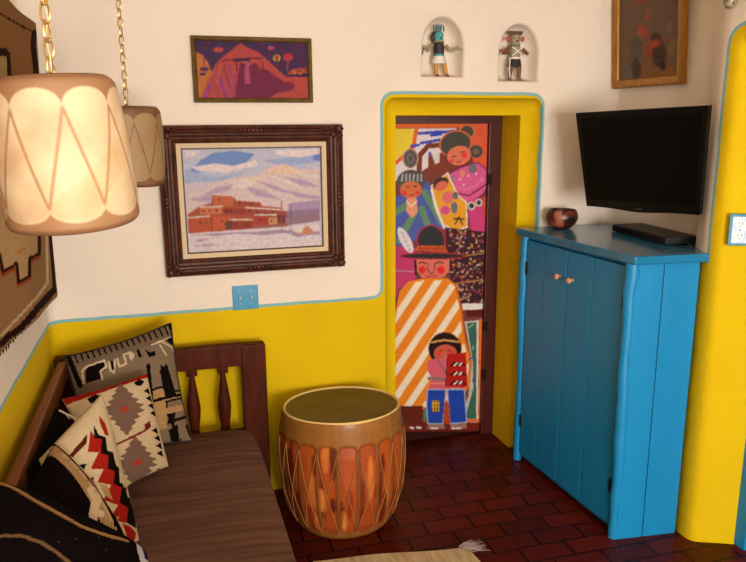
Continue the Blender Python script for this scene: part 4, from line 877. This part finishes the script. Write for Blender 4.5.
for y in (YE, Y0): 
    g1('end_top_rail', M_oak, (-0.075, y, 0.712), (0.70, 0.045, 0.098)); g1('end_bottom_rail', M_oak, (-0.075, y, 0.315), (0.70, 0.045, 0.10))
    g1('post', M_oak, (0.322, y, 0.378), (0.104, 0.062, 0.756), 0.008); g1('post', M_oak, (-0.430, y, 0.385), (0.070, 0.062, 0.770), 0.008)
    for x in (0.190, 0.061, -0.068, -0.197, -0.326): spindle(x, y)
g1('back_top_rail', M_rail, (-0.432, (YE+Y0)/2, 0.722), (0.036, YE-Y0-0.062, 0.078), 0.009); g1('back_bottom_rail', M_oak, (-0.442, (YE+Y0)/2, 0.315), (0.045, YE-Y0-0.062, 0.10))
y = Y0+0.2
while y < YE-0.12: spindle(-0.442, y); y += 0.2005
g1('front_rail', M_oak, (0.265, (YE+Y0)/2, 0.235), (0.045, YE-Y0-0.062, 0.125)); g1('seat_deck', M_oak, (-0.07, (YE+Y0)/2, 0.282), (0.68, YE-Y0-0.05, 0.022), 0.003)

M_cord_ = mat('brown corduroy', (112, 78, 63), 0.9, spec=0.1, grain=((2.5, 42, 10), (76, 50, 41), 0.75), bump=((2, 60, 8), 0.002))
bc = MB(); r_ = bmesh.ops.create_cube(bc.bm, size=1.0); bmesh.ops.subdivide_edges(bc.bm, edges=bc.bm.edges[:], cuts=30, use_grid_fill=True)
for v_ in bc.bm.verts:
    x, y, z = v_.co*2; k = 1-0.5*max(abs(x), abs(y))**14
    px = (1-abs(x)**6)*(1-abs(y)**10)
    cx_ = 0.362*x*(1-0.03*abs(z)**2*1.0) - 0.06*0; cy_ = 0.905*y*(1-0.012*abs(z)**2)
    rr = 1-0.05*(abs(x)**8)*(abs(y)**8); cx_ *= rr; cy_ *= rr
    zz = 0.063*z*(0.80+0.20*px) + 0.004*math.sin(9*y+3*x)*px*(z > 0) + 0.003*math.sin(21*y)*px*(z > 0)
    v_.co = (-0.052+cx_, 1.925+cy_, 0.356+zz)
bc.xf(Matrix.Identity(4)); o = bc.build('bench_cushion', M_cord_, None, angle=1.4)
prop(o, 'long brown corduroy seat cushion on the wooden bench', 'cushion')

# ------------------------------------------------------------ pillows
def pillow(name, label, cat, q, thick, paint, base, gain, m, n=110, pinch=0.05, group='woven pillows on the bench', edge=None):
    TL, TR, BR, BL = [np.array(a, float) for a in q]; u_ = np.linspace(0, 1, n); U, V_ = np.meshgrid(u_, u_); U = U.ravel(); V_ = V_.ravel()
    def bil(a, b): a = a[:, None]; b = b[:, None]; return (TL*(1-a)+TR*a)*(1-b)+(BL*(1-a)+BR*a)*b
    nr = np.cross(TR-TL, BL-TL); nr /= np.linalg.norm(nr); cen = (TL+TR+BR+BL)/4
    if nr@(EYE-cen) < 0: nr = -nr
    a = 2*U-1; b = 2*V_-1
    Up = .5+.5*a*(1-pinch*(1-b**2)); Vp = .5+.5*b*(1-pinch*(1-a**2)); P0 = bil(Up, Vp)
    hh = thick/2*np.sqrt(np.clip((1-np.abs(a)**3.0)*(1-np.abs(b)**3.0), 0, 1))
    wr = 0.0035*np.sin(9*U+5*V_+cen[1]*9)*np.cos(7*V_-4*U)*(1-a**2)*(1-b**2)
    Vf = P0+nr*(hh+wr)[:, None]; Vb = P0-nr*(hh*0.9)[:, None]; Vb[:, 2] = np.maximum(Vb[:, 2], np.minimum(0.432, P0[:, 2]))
    X, Y = photo_px(P0+nr*(hh*0.5)[:, None]); p = Paint(X, Y, base, gain); p.U = U; p.V = V_; paint(p)
    cb_ = np.tile(np.array(lin(base))*gain, (n*n, 1))
    root = thing(name, label, cat, tuple(P0[np.argmin(P0[:, 2])]), group)
    Vv = np.concatenate([Vf, Vb]); F = gridF(n, n)+gridF(n, n, n*n, True)
    o = mesh_np('cover', Vv, F, m, root, np.concatenate([p.c, cb_]))
    bm = bmesh.new(); bm.from_mesh(o.data); bmesh.ops.remove_doubles(bm, verts=bm.verts[:], dist=1e-5); bmesh.ops.recalc_face_normals(bm, faces=bm.faces[:]); bm.to_mesh(o.data); bm.free()
    if edge:
        t = np.linspace(-1, 1, 30)[:-1]; L = [(t, -1+0*t), (1+0*t, t), (-t, 1+0*t), (-1+0*t, -t)]; pts = []
        for aa, bb in L: pts += list(bil(.5+.5*aa*(1-pinch*(1-bb**2)), .5+.5*bb*(1-pinch*(1-aa**2))))
        for q_ in pts: q_[2] = max(q_[2], 0.436)
        MB().tube([tuple(z) for z in pts], 0.004, 6, closed=True).build('piping', edge, root)
    return root
def wool(name): return mat(name, rough=0.95, spec=0.03, vc=True, bump=((160, 160, 160), 0.0012), noise=(60, (60, 44, 36), 0.10))
M_wool = wool('handwoven wool'); M_dwool = mat('black handwoven wool', rough=1.0, spec=0.02, vc=True, bump=(160, 0.0012))
M_dedge = mat('dark wool piping', (26, 18, 18), 0.9); M_redge = mat('red wool piping', (150, 34, 24), 0.9); M_cedge = mat('cream wool piping', (170, 136, 96), 0.9)
GY = (128, 108, 88); BK = (14, 9, 9); CR = (206, 182, 146); RD = (158, 30, 20); TN = (176, 138, 92)
def pil1(p):
    p.T(50, 320, 4.97); BG = GY
    p.poly([(60, 150), (590, 0), (640, 90), (500, 130), (300, 210), (90, 250)], (118, 98, 78))
    p.line([(75, 175), (200, 150), (400, 80), (585, 18)], 22, BK); p.line([(90, 180), (150, 330)], 26, BK); p.line([(595, 20), (660, 220)], 22, BK)
    for i in range(17):
        x = 120+i*28; y = 178-i*8.4; p.line([(x, y-10), (x+18, y+38-i*.4)], 9, BK)
    p.poly([(190, 235), (270, 215), (274, 260), (250, 268), (256, 300), (180, 320), (175, 262)], BK)
    p.line([(168, 320), (160, 262), (178, 240), (270, 208), (280, 240), (250, 265), (260, 300)], 9, (212, 190, 158))
    p.line([(290, 215), (300, 260), (318, 270), (322, 205)], 9, (206, 182, 150)); p.line([(306, 215), (312, 250)], 12, BK)
    p.line([(334, 200), (344, 240), (378, 225), (366, 180), (392, 170), (402, 205)], 10, (206, 182, 150)); p.poly([(396, 160), (418, 176), (414, 200), (400, 196)], (206, 182, 150))
    p.poly([(428, 160), (440, 150), (456, 190), (440, 196)], BK); p.poly([(468, 150), (496, 168), (520, 160), (524, 184), (490, 192)], BK)
    p.line([(505, 130), (600, 90)], 8, (220, 200, 170)); p.line([(545, 130), (575, 180)], 8, (206, 182, 150)); p.poly([(570, 104), (604, 86), (628, 108), (612, 130), (596, 122)], BK); p.line([(560, 116), (606, 140), (618, 160), (640, 190)], 8, (206, 182, 150))
    p.poly([(475, 235), (490, 220), (500, 246), (480, 260)], BK)
    p.poly([(545, 228), (566, 240), (600, 310), (560, 316)], BK); p.poly([(630, 220), (645, 260), (650, 320), (636, 300)], BK)
    # centre block and stems
    p.poly([(508, 362), (566, 345), (580, 470), (520, 485)], TN); p.poly([(500, 400), (520, 400), (520, 440), (500, 440)], TN); p.poly([(570, 378), (655, 358), (658, 386), (576, 410)], TN)
    p.line([(486, 360), (560, 338), (566, 300)], 10, BK); p.line([(560, 338), (575, 372), (650, 350)], 10, BK); p.line([(575, 412), (660, 388)], 10, BK); p.line([(500, 362), (508, 400)], 9, BK)
    p.line([(578, 460), (610, 455)], 8, BK); p.line([(500, 490), (578, 468)], 9, BK); p.line([(576, 410), (584, 480)], 9, BK)
    p.T(60, 360, 4.015)
    p.poly([(430, 225), (462, 205), (456, 290), (444, 262)], BK); p.line([(432, 205), (436, 250)], 6, BK)
    for i in range(5): p.line([(432+i*12, 372-i*8), (436+i*12, 350-i*8)], 5, BK)
    p.T(0, 281, 2)
    p.poly([(318, 182), (333, 168), (352, 230), (330, 238)], BK); p.line([(366, 150), (375, 225)], 7, BK); p.line([(296, 246), (330, 236), (370, 226)], 6, BK); p.line([(304, 296), (384, 268)], 6, BK)
    p.poly([(336, 300), (354, 288), (362, 340), (350, 350)], BK); p.poly([(370, 290), (384, 282), (386, 316), (378, 312)], BK); p.line([(334, 352), (346, 336), (356, 348), (384, 326)], 5, BK); p.line([(296, 180), (302, 240), (308, 300), (332, 348)], 8, BK)
    p.poly([(330, 244), (334, 296), (310, 302), (308, 250)], TN); p.line([(334, 262), (380, 250)], 12, TN); p.T(60, 360, 4.015)
    p.line([(420, 390), (482, 350)], 8, BK); p.line([(400, 300), (410, 380), (430, 400)], 8, BK)
pillow('throw_pillow', 'grey tan woven pillow with black and cream fretwork, standing behind the others in the corner', 'pillow', [(-.40, 2.74, .818), (-.008, 2.84, .891), (.04, 2.606, .475), (-.345, 2.53, .475)], 0.11, pil1, GY, 0.85, M_wool, n=170, pinch=0.06, edge=M_dedge)
def star(p, cx, cy, w, h, c, ang, n=10):
    ca, sa = math.cos(ang), math.sin(ang); pts = []
    for side in (1, -1):
        for i in range(n+1):
            t = -1+2*i/n if side == 1 else 1-2*i/n; ww = w*(1-abs(t))+w*0.10
            for k, f_ in ((0, 1.22), (0.5, 0.80)):
                tt = t+side*k*2/n*1.0
                if abs(tt) > 1.02: continue
                x = side*(w*(1-abs(tt))*1.0+w*.06)*f_; y = tt*h; pts.append((cx+x*ca-y*sa, cy+x*sa+y*ca))
    p.poly(pts, c)
def pil2(p):
    p.T(60, 360, 4.015)
    p.poly([(10, 140), (360, 20), (365, 66), (16, 185)], RD); p.line([(20, 190), (110, 158)], 8, CR)
    G2 = (120, 92, 78)
    star(p, 248, 205, 74, 104, G2, -0.10, 9); star(p, 300, 420, 74, 104, G2, -0.10, 9)
    for cx, cy in ((248, 205), (305, 418)): p.poly([(cx-20, cy+6), (cx-8, cy-8), (cx+4, cy-14), (cx+22, cy-8), (cx+10, cy+6), (cx-4, cy+16)], (170, 60, 44)); p.line([(cx-14, cy), (cx+16, cy)], 5, (170, 60, 44))
    p.poly([(104, 160), (138, 142), (162, 150), (136, 176), (116, 180)], BK); p.poly([(290, 96), (316, 80), (336, 90), (318, 110), (300, 108)], BK)
    p.poly([(144, 230), (160, 240), (176, 290), (150, 270)], RD); p.line([(180, 338), (206, 352), (270, 322), (330, 292), (348, 262)], 9, (120, 36, 34)); p.poly([(328, 268), (352, 250), (356, 276), (338, 292)], (110, 26, 26)); p.poly([(186, 336), (214, 340), (204, 362)], (90, 24, 24))
    for i, (x, y) in enumerate(((344, 130), (352, 160), (360, 190), (368, 220), (374, 290), (384, 320), (392, 350), (396, 380))): p.poly([(x-16, y), (x+6, y-14), (x+14, y+14)], BK)
    p.poly([(238, 500), (252, 480), (262, 520), (250, 530)], RD); p.poly([(380, 452), (394, 434), (404, 444), (392, 464)], BK); p.line([(432, 440), (425, 476), (380, 500)], 14, RD); p.line([(250, 545), (425, 470)], 8, (170, 90, 60))
pillow('throw_pillow', 'cream woven pillow with a red top band and two serrated grey diamonds', 'pillow', [(-.375, 2.413, .771), (-.106, 2.60, .769), (-.050, 2.421, .472), (-.235, 2.254, .472)], 0.085, pil2, CR, 0.86, M_wool, n=150, pinch=0.04, edge=None)
def blackp(p): pass
r = pillow('throw_pillow', 'plain black woven pillow with a small white knotted tassel, wedged behind the zigzag pillow', 'pillow', [(-.41, 1.96, .745), (-.385, 2.33, .775), (-.25, 2.26, .47), (-.27, 1.88, .455)], 0.07, blackp, (20, 12, 11), 0.8, M_dwool)
g = MB()
for i in range(7): g.tube([(-.372, 2.318, .768), (-.352+.006*i, 2.300-.004*i, .762-.002*i), (-.340+.008*i, 2.290-.006*i, .745-.003*i+.01*math.sin(i))], [.003, .0022, .001], 6)
g.build('tassel', mat('white wool tassel', (220, 212, 200), 0.9), r)['label'] = 'white knotted tassel'
def pil3(p):
    p.T(60, 360, 4.015)
    p.line([(140, 195), (90, 285), (0, 395)], 34, CR); p.poly([(120, 215), (96, 300), (30, 400), (0, 420), (160, 562), (300, 800), (300, 300), (170, 200)], CR)
    p.poly([(24, 392), (100, 305), (96, 340), (40, 400)], (90, 26, 22))
    zr = [(112, 290), (100, 378), (142, 380), (110, 446), (160, 448), (136, 500), (190, 512), (160, 570), (220, 590), (190, 640), (240, 660), (300, 660), (300, 560), (240, 560), (262, 520), (216, 500), (228, 450), (186, 446), (200, 390), (160, 385), (168, 330), (130, 320)]
    p.poly(zr, RD)
    zk = [(124, 266), (126, 322), (156, 328), (150, 385), (180, 392), (176, 446), (206, 456), (200, 506), (236, 520), (225, 580), (262, 600), (255, 660), (300, 680), (300, 560), (262, 555), (250, 505), (228, 500), (226, 440), (212, 430), (200, 378), (176, 374), (172, 318), (144, 310)]
    p.poly(zk, BK)
    p.poly([(148, 230), (172, 260), (186, 310), (170, 312), (150, 262)], RD); p.poly([(196, 330), (216, 380), (238, 440), (256, 500), (246, 520), (222, 430), (200, 370)], CR)
    p.poly([(62, 430), (96, 424), (84, 450)], BK); p.poly([(108, 482), (124, 478), (118, 500)], BK); p.line([(30, 405), (120, 500), (180, 620)], 8, (150, 90, 70))
    p.T(10, 400, 3.514)
    p.poly([(300, 300), (330, 310), (350, 360), (320, 340)], TN); p.poly([(350, 430), (372, 412), (368, 470)], TN); p.poly([(395, 280), (450, 370), (446, 430), (418, 360)], CR); p.poly([(366, 480), (410, 470), (400, 505), (360, 505)], (190, 150, 80))
    p.poly([(384, 440), (412, 448), (440, 470), (432, 505), (410, 500)], RD)
pillow('throw_pillow', 'woven pillow with red and black zigzag bands on cream', 'pillow', [(-.385, 1.99, .755), (-.225, 2.19, .858), (-.14, 1.986, .46), (-.27, 1.83, .46)], 0.10, pil3, CR, 0.80, M_wool, n=150, pinch=0.0, edge=None)
def pil4(p):
    p.T(10, 400, 3.514)
    for pts, w, c in (([(145, 180), (180, 235), (225, 300), (262, 360), (300, 440), (350, 520)], 34, (180, 142, 98)), ([(170, 205), (230, 280), (280, 350), (330, 450)], 10, (206, 176, 132)), ([(262, 340), (278, 370), (262, 420), (262, 440)], 34, (222, 196, 160)), ([(270, 420), (290, 425)], 26, (228, 208, 178))): p.line(pts, w, c)
    for i in range(6): p.line([(285+i*12, 400+i*14), (272+i*14, 452+i*10)], 4, (206, 182, 146))
    for i in range(5): p.line([(150+i*30, 190+i*38), (166+i*30, 190+i*38)], 3, (120, 84, 50))
pillow('throw_pillow', 'black woven pillow with a cream feathered edge between zigzag and nearest pillows', 'pillow', [(-.38, 1.62, .785), (-.345, 2.00, .795), (-.165, 1.83, .535), (-.17, 1.50, .50)], 0.12, pil4, (18, 10, 10), 0.8, M_dwool, pinch=0.02, edge=None)
def pil5(p):
    p.T(0, 470, 4.66)
    p.line([(-20, 60), (40, 100), (130, 180), (220, 240), (330, 305), (480, 350), (560, 365)], 17, (170, 130, 82)); p.line([(60, 130), (150, 205), (240, 265), (330, 315)], 6, (110, 66, 40))
    p.line([(-40, 335), (60, 345), (140, 375), (220, 430), (300, 500)], 15, (120, 92, 60)); p.poly([(612, 360), (640, 380), (700, 429), (720, 470), (620, 470), (606, 410)], (215, 215, 230)); p.poly([(640, 380), (668, 390), (690, 440), (650, 440)], (40, 40, 90)); p.dots(60, 280, 560, 420, 6, 5, [(60, 60, 66)])
pillow('throw_pillow', 'black pillow with a tan border and white and blue corner, nearest on the bench', 'pillow', [(-.40, 1.24, .87), (-.4046, 1.604, .892), (-.107, 1.722, .58), (-.09, 1.37, .53)], 0.12, pil5, (19, 13, 15), 0.8, M_dwool, pinch=0.02, edge=None)

# ------------------------------------------------------------ woven rug on the left wall
def wallrug(p):
    A1 = (170, 142, 104); D_ = (36, 14, 10); RU = (140, 62, 30)
    p.T(0, 0, 4.68)
    p.poly([(-400, -300), (160, -300), (160, 700), (-400, 700)], (128, 90, 54)); 
    p.line([(-300, -90), (0, 68), (152, 152)], 9, D_); p.line([(156, 150), (150, 210), (160, 300), (168, 380), (175, 700)], 26, D_)
    p.poly([(-400, 220), (20, 225), (42, 245), (48, 350), (76, 380), (76, 600), (-400, 600)], D_); p.poly([(-400, 262), (24, 262), (30, 380), (50, 395), (50, 600), (-400, 600)], (150, 126, 84))
    p.T(0, 230, 4.68)
    p.poly([(-400, -560), (212, -560), (245, 280), (0, 540), (-400, 950)], (142, 108, 74))
    p.poly([(-400, -560), (160, -300), (176, 20), (176, 112), (130, 130), (130, 208), (84, 240), (72, 152), (14, 186), (0, 110), (-60, 60), (-400, -60)], (174, 142, 100))
    st = [(-60, 50), (-10, 110), (8, 196), (72, 156), (82, 246), (134, 212), (134, 132), (180, 110), (180, 10), (176, -120)]
    p.line([(x-2, y+17) for x, y in st], 16, RU); p.line(st, 14, D_)
    p.line([(70, 110), (110, 90)], 12, (176, 116, 50)); p.line([(206, -500), (214, 30), (218, 245), (180, 300), (90, 400), (-10, 500), (-300, 800)], 12, (190, 166, 126))
    p.line([(228, -500), (232, 40), (244, 180), (250, 275)], 16, D_); p.line([(250, 280), (190, 345), (110, 440), (40, 495), (-10, 540), (-300, 850)], 32, D_)
    p.T(0, 0, 1); m = (p.Y < 100) & (p.Y > 60); 
wr = thing('wall_rug', 'handwoven tan and brown stepped pattern rug hanging on the left wall', 'wall hanging', (-0.465, 2.0, 1.05))
ny, nz = 330, 200; yy = np.linspace(0.95, 2.978, ny); tt = np.linspace(0, 1, nz); YY, T_ = np.meshgrid(yy, tt); YY = YY.ravel(); T_ = T_.ravel()
zb_ = 1.005+(2.965-YY)*0.070; zt_ = 2.045; ZZ_ = zb_+(zt_-zb_)*T_
XX = -0.456+0.034*T_+0.006*np.sin(YY*5+1)*(1-T_)+0.004*np.sin(YY*11)+0.012*(1-T_)**3
Vr = np.stack([XX, YY, ZZ_], 1); X, Y = photo_px(Vr); p = Paint(X, Y, (140, 104, 70), 1.1); wallrug(p)
ro = mesh_np('weave', Vr, gridF(ny, nz), M_wool, wr, p.c); md = ro.modifiers.new('thick', 'SOLIDIFY'); md.thickness = 0.007; md.offset = 0
g = MB()
rd = random.Random(3)
for i in range(60):
    y = 2.96-i*0.033*1.0; z = 1.005+(2.965-y)*0.070; g.tube([(-0.452, y, z+0.004), (-0.450, y+rd.uniform(-.004, .004), z-0.004), (-0.450, y+rd.uniform(-.008, .008), z-0.007-rd.random()*.008)], [.004, .003, .001], 5)
for i in range(26):
    z = 1.02+i*0.04; g.tube([(-0.462, 2.958, z), (-0.460, 2.968+rd.random()*.006, z-0.006), (-0.458, 2.970+rd.random()*.010, z-0.016)], [.004, .003, .001], 5)
fr = g.build('fringe', M_dedge, wr); fr['label'] = 'dark wool fringe'; fr['kind'] = 'stuff'

# ------------------------------------------------------------ floor mat
fm = thing('floor_mat', 'cream floor mat with wispy grey tassel on the bricks beside the drum', 'rug', (0.75, 1.8, 0))
u1 = Vector((-0.988, 0.152, 0)).normalized(); u2 = Vector((0.14, -0.99, 0)).normalized(); K = Vector((1.072, 2.296, 0))
g = MB(); nu, nv = 60, 80; rows = []
for lay in (1, 0):
    L_ = []
    for j in range(nv):
        for i in range(nu):
            a = i/(nu-1)*0.62; b = j/(nv-1)*1.25; q = K+u1*(a+0.006*math.sin(b*9))+u2*(b+0.006*math.sin(a*13))
            rc = 0.03; da = max(0, rc-a); db = max(0, rc-b); 
            if da > 0 and db > 0:
                d = math.hypot(da, db)
                if d > rc: q = q-(u1*(-(da-da/d*rc))+u2*(-(db-db/d*rc)))
            z = (0.010+0.002*math.sin(a*30)*math.sin(b*23)) if lay else 0.001
            L_.append(g.bm.verts.new((q.x, q.y, z)))
    rows.append(L_)
for lay in (0, 1):
    L_ = rows[lay]
    for j in range(nv-1):
        for i in range(nu-1): g.bm.faces.new((L_[j*nu+i], L_[j*nu+i+1], L_[(j+1)*nu+i+1], L_[(j+1)*nu+i]))
bd = [i for i in range(nu)]+[j*nu+nu-1 for j in range(1, nv)]+[(nv-1)*nu+i for i in range(nu-2, -1, -1)]+[j*nu for j in range(nv-2, 0, -1)]
for a, b in zip(bd, bd[1:]+bd[:1]): g.bm.faces.new((rows[0][a], rows[0][b], rows[1][b], rows[1][a]))
g.build('weave', mat('cream cotton weave', (196, 172, 132), 0.95, spec=0.1, grain=((60, 8, 10), (150, 122, 86), 0.6), bump=((90, 90, 10), 0.002)), fm)
g = MB()
for i in range(46):
    s = rd.uniform(-.03, .03); L = rd.uniform(.05, .115); d = Vector((0.96, 0.10+rd.uniform(-.35, .30), 0)).normalized(); q = K+Vector((-.03, s*.5, .010)); pts = [q]
    for k in range(1, 5): pts.append(q+d*L*k/4+Vector((0, rd.uniform(-.004, .004)-0.004*k, (.010 if k < 3 else 0)+rd.uniform(0, .006)-0.003)))
    for p_ in pts: p_.z = max(p_.z, .002)
    g.tube([tuple(a) for a in pts], [.0022, .002, .0018, .0014, .0008], 5)
tz_ = g.build('tassel', mat('grey wispy fibre', (150, 134, 128), 0.9), fm); tz_['label'] = 'wispy grey tassel'; tz_['kind'] = 'stuff'

# ------------------------------------------------------------ ornament hanging above the right opening
ho = thing('hanging_ornament', 'small mottled olive and cream round ornament hanging on the wall at the upper right', 'ornament', (1.945, 2.11, 2.10))
MB().lathe([(0.004, 0.0), (0.014, 0.004), (0.021, 0.016), (0.024, 0.032), (0.020, 0.050), (0.010, 0.062), (0.004, 0.068)], (1.936, 2.112, 2.056), 20).build('body', mat('mottled glaze', (176, 160, 130), 0.35, noise=(70, (70, 62, 40), 1.0)), ho)
MB().tube([(1.936, 2.112, 2.122), (1.940, 2.112, 2.20), (1.950, 2.112, 2.245)], 0.0015, 6).build('string', M_dedge, ho)
MB().tube([(1.963, 2.112, 2.245), (1.946, 2.112, 2.247)], 0.002, 8).build('nail', M_iron, ho)
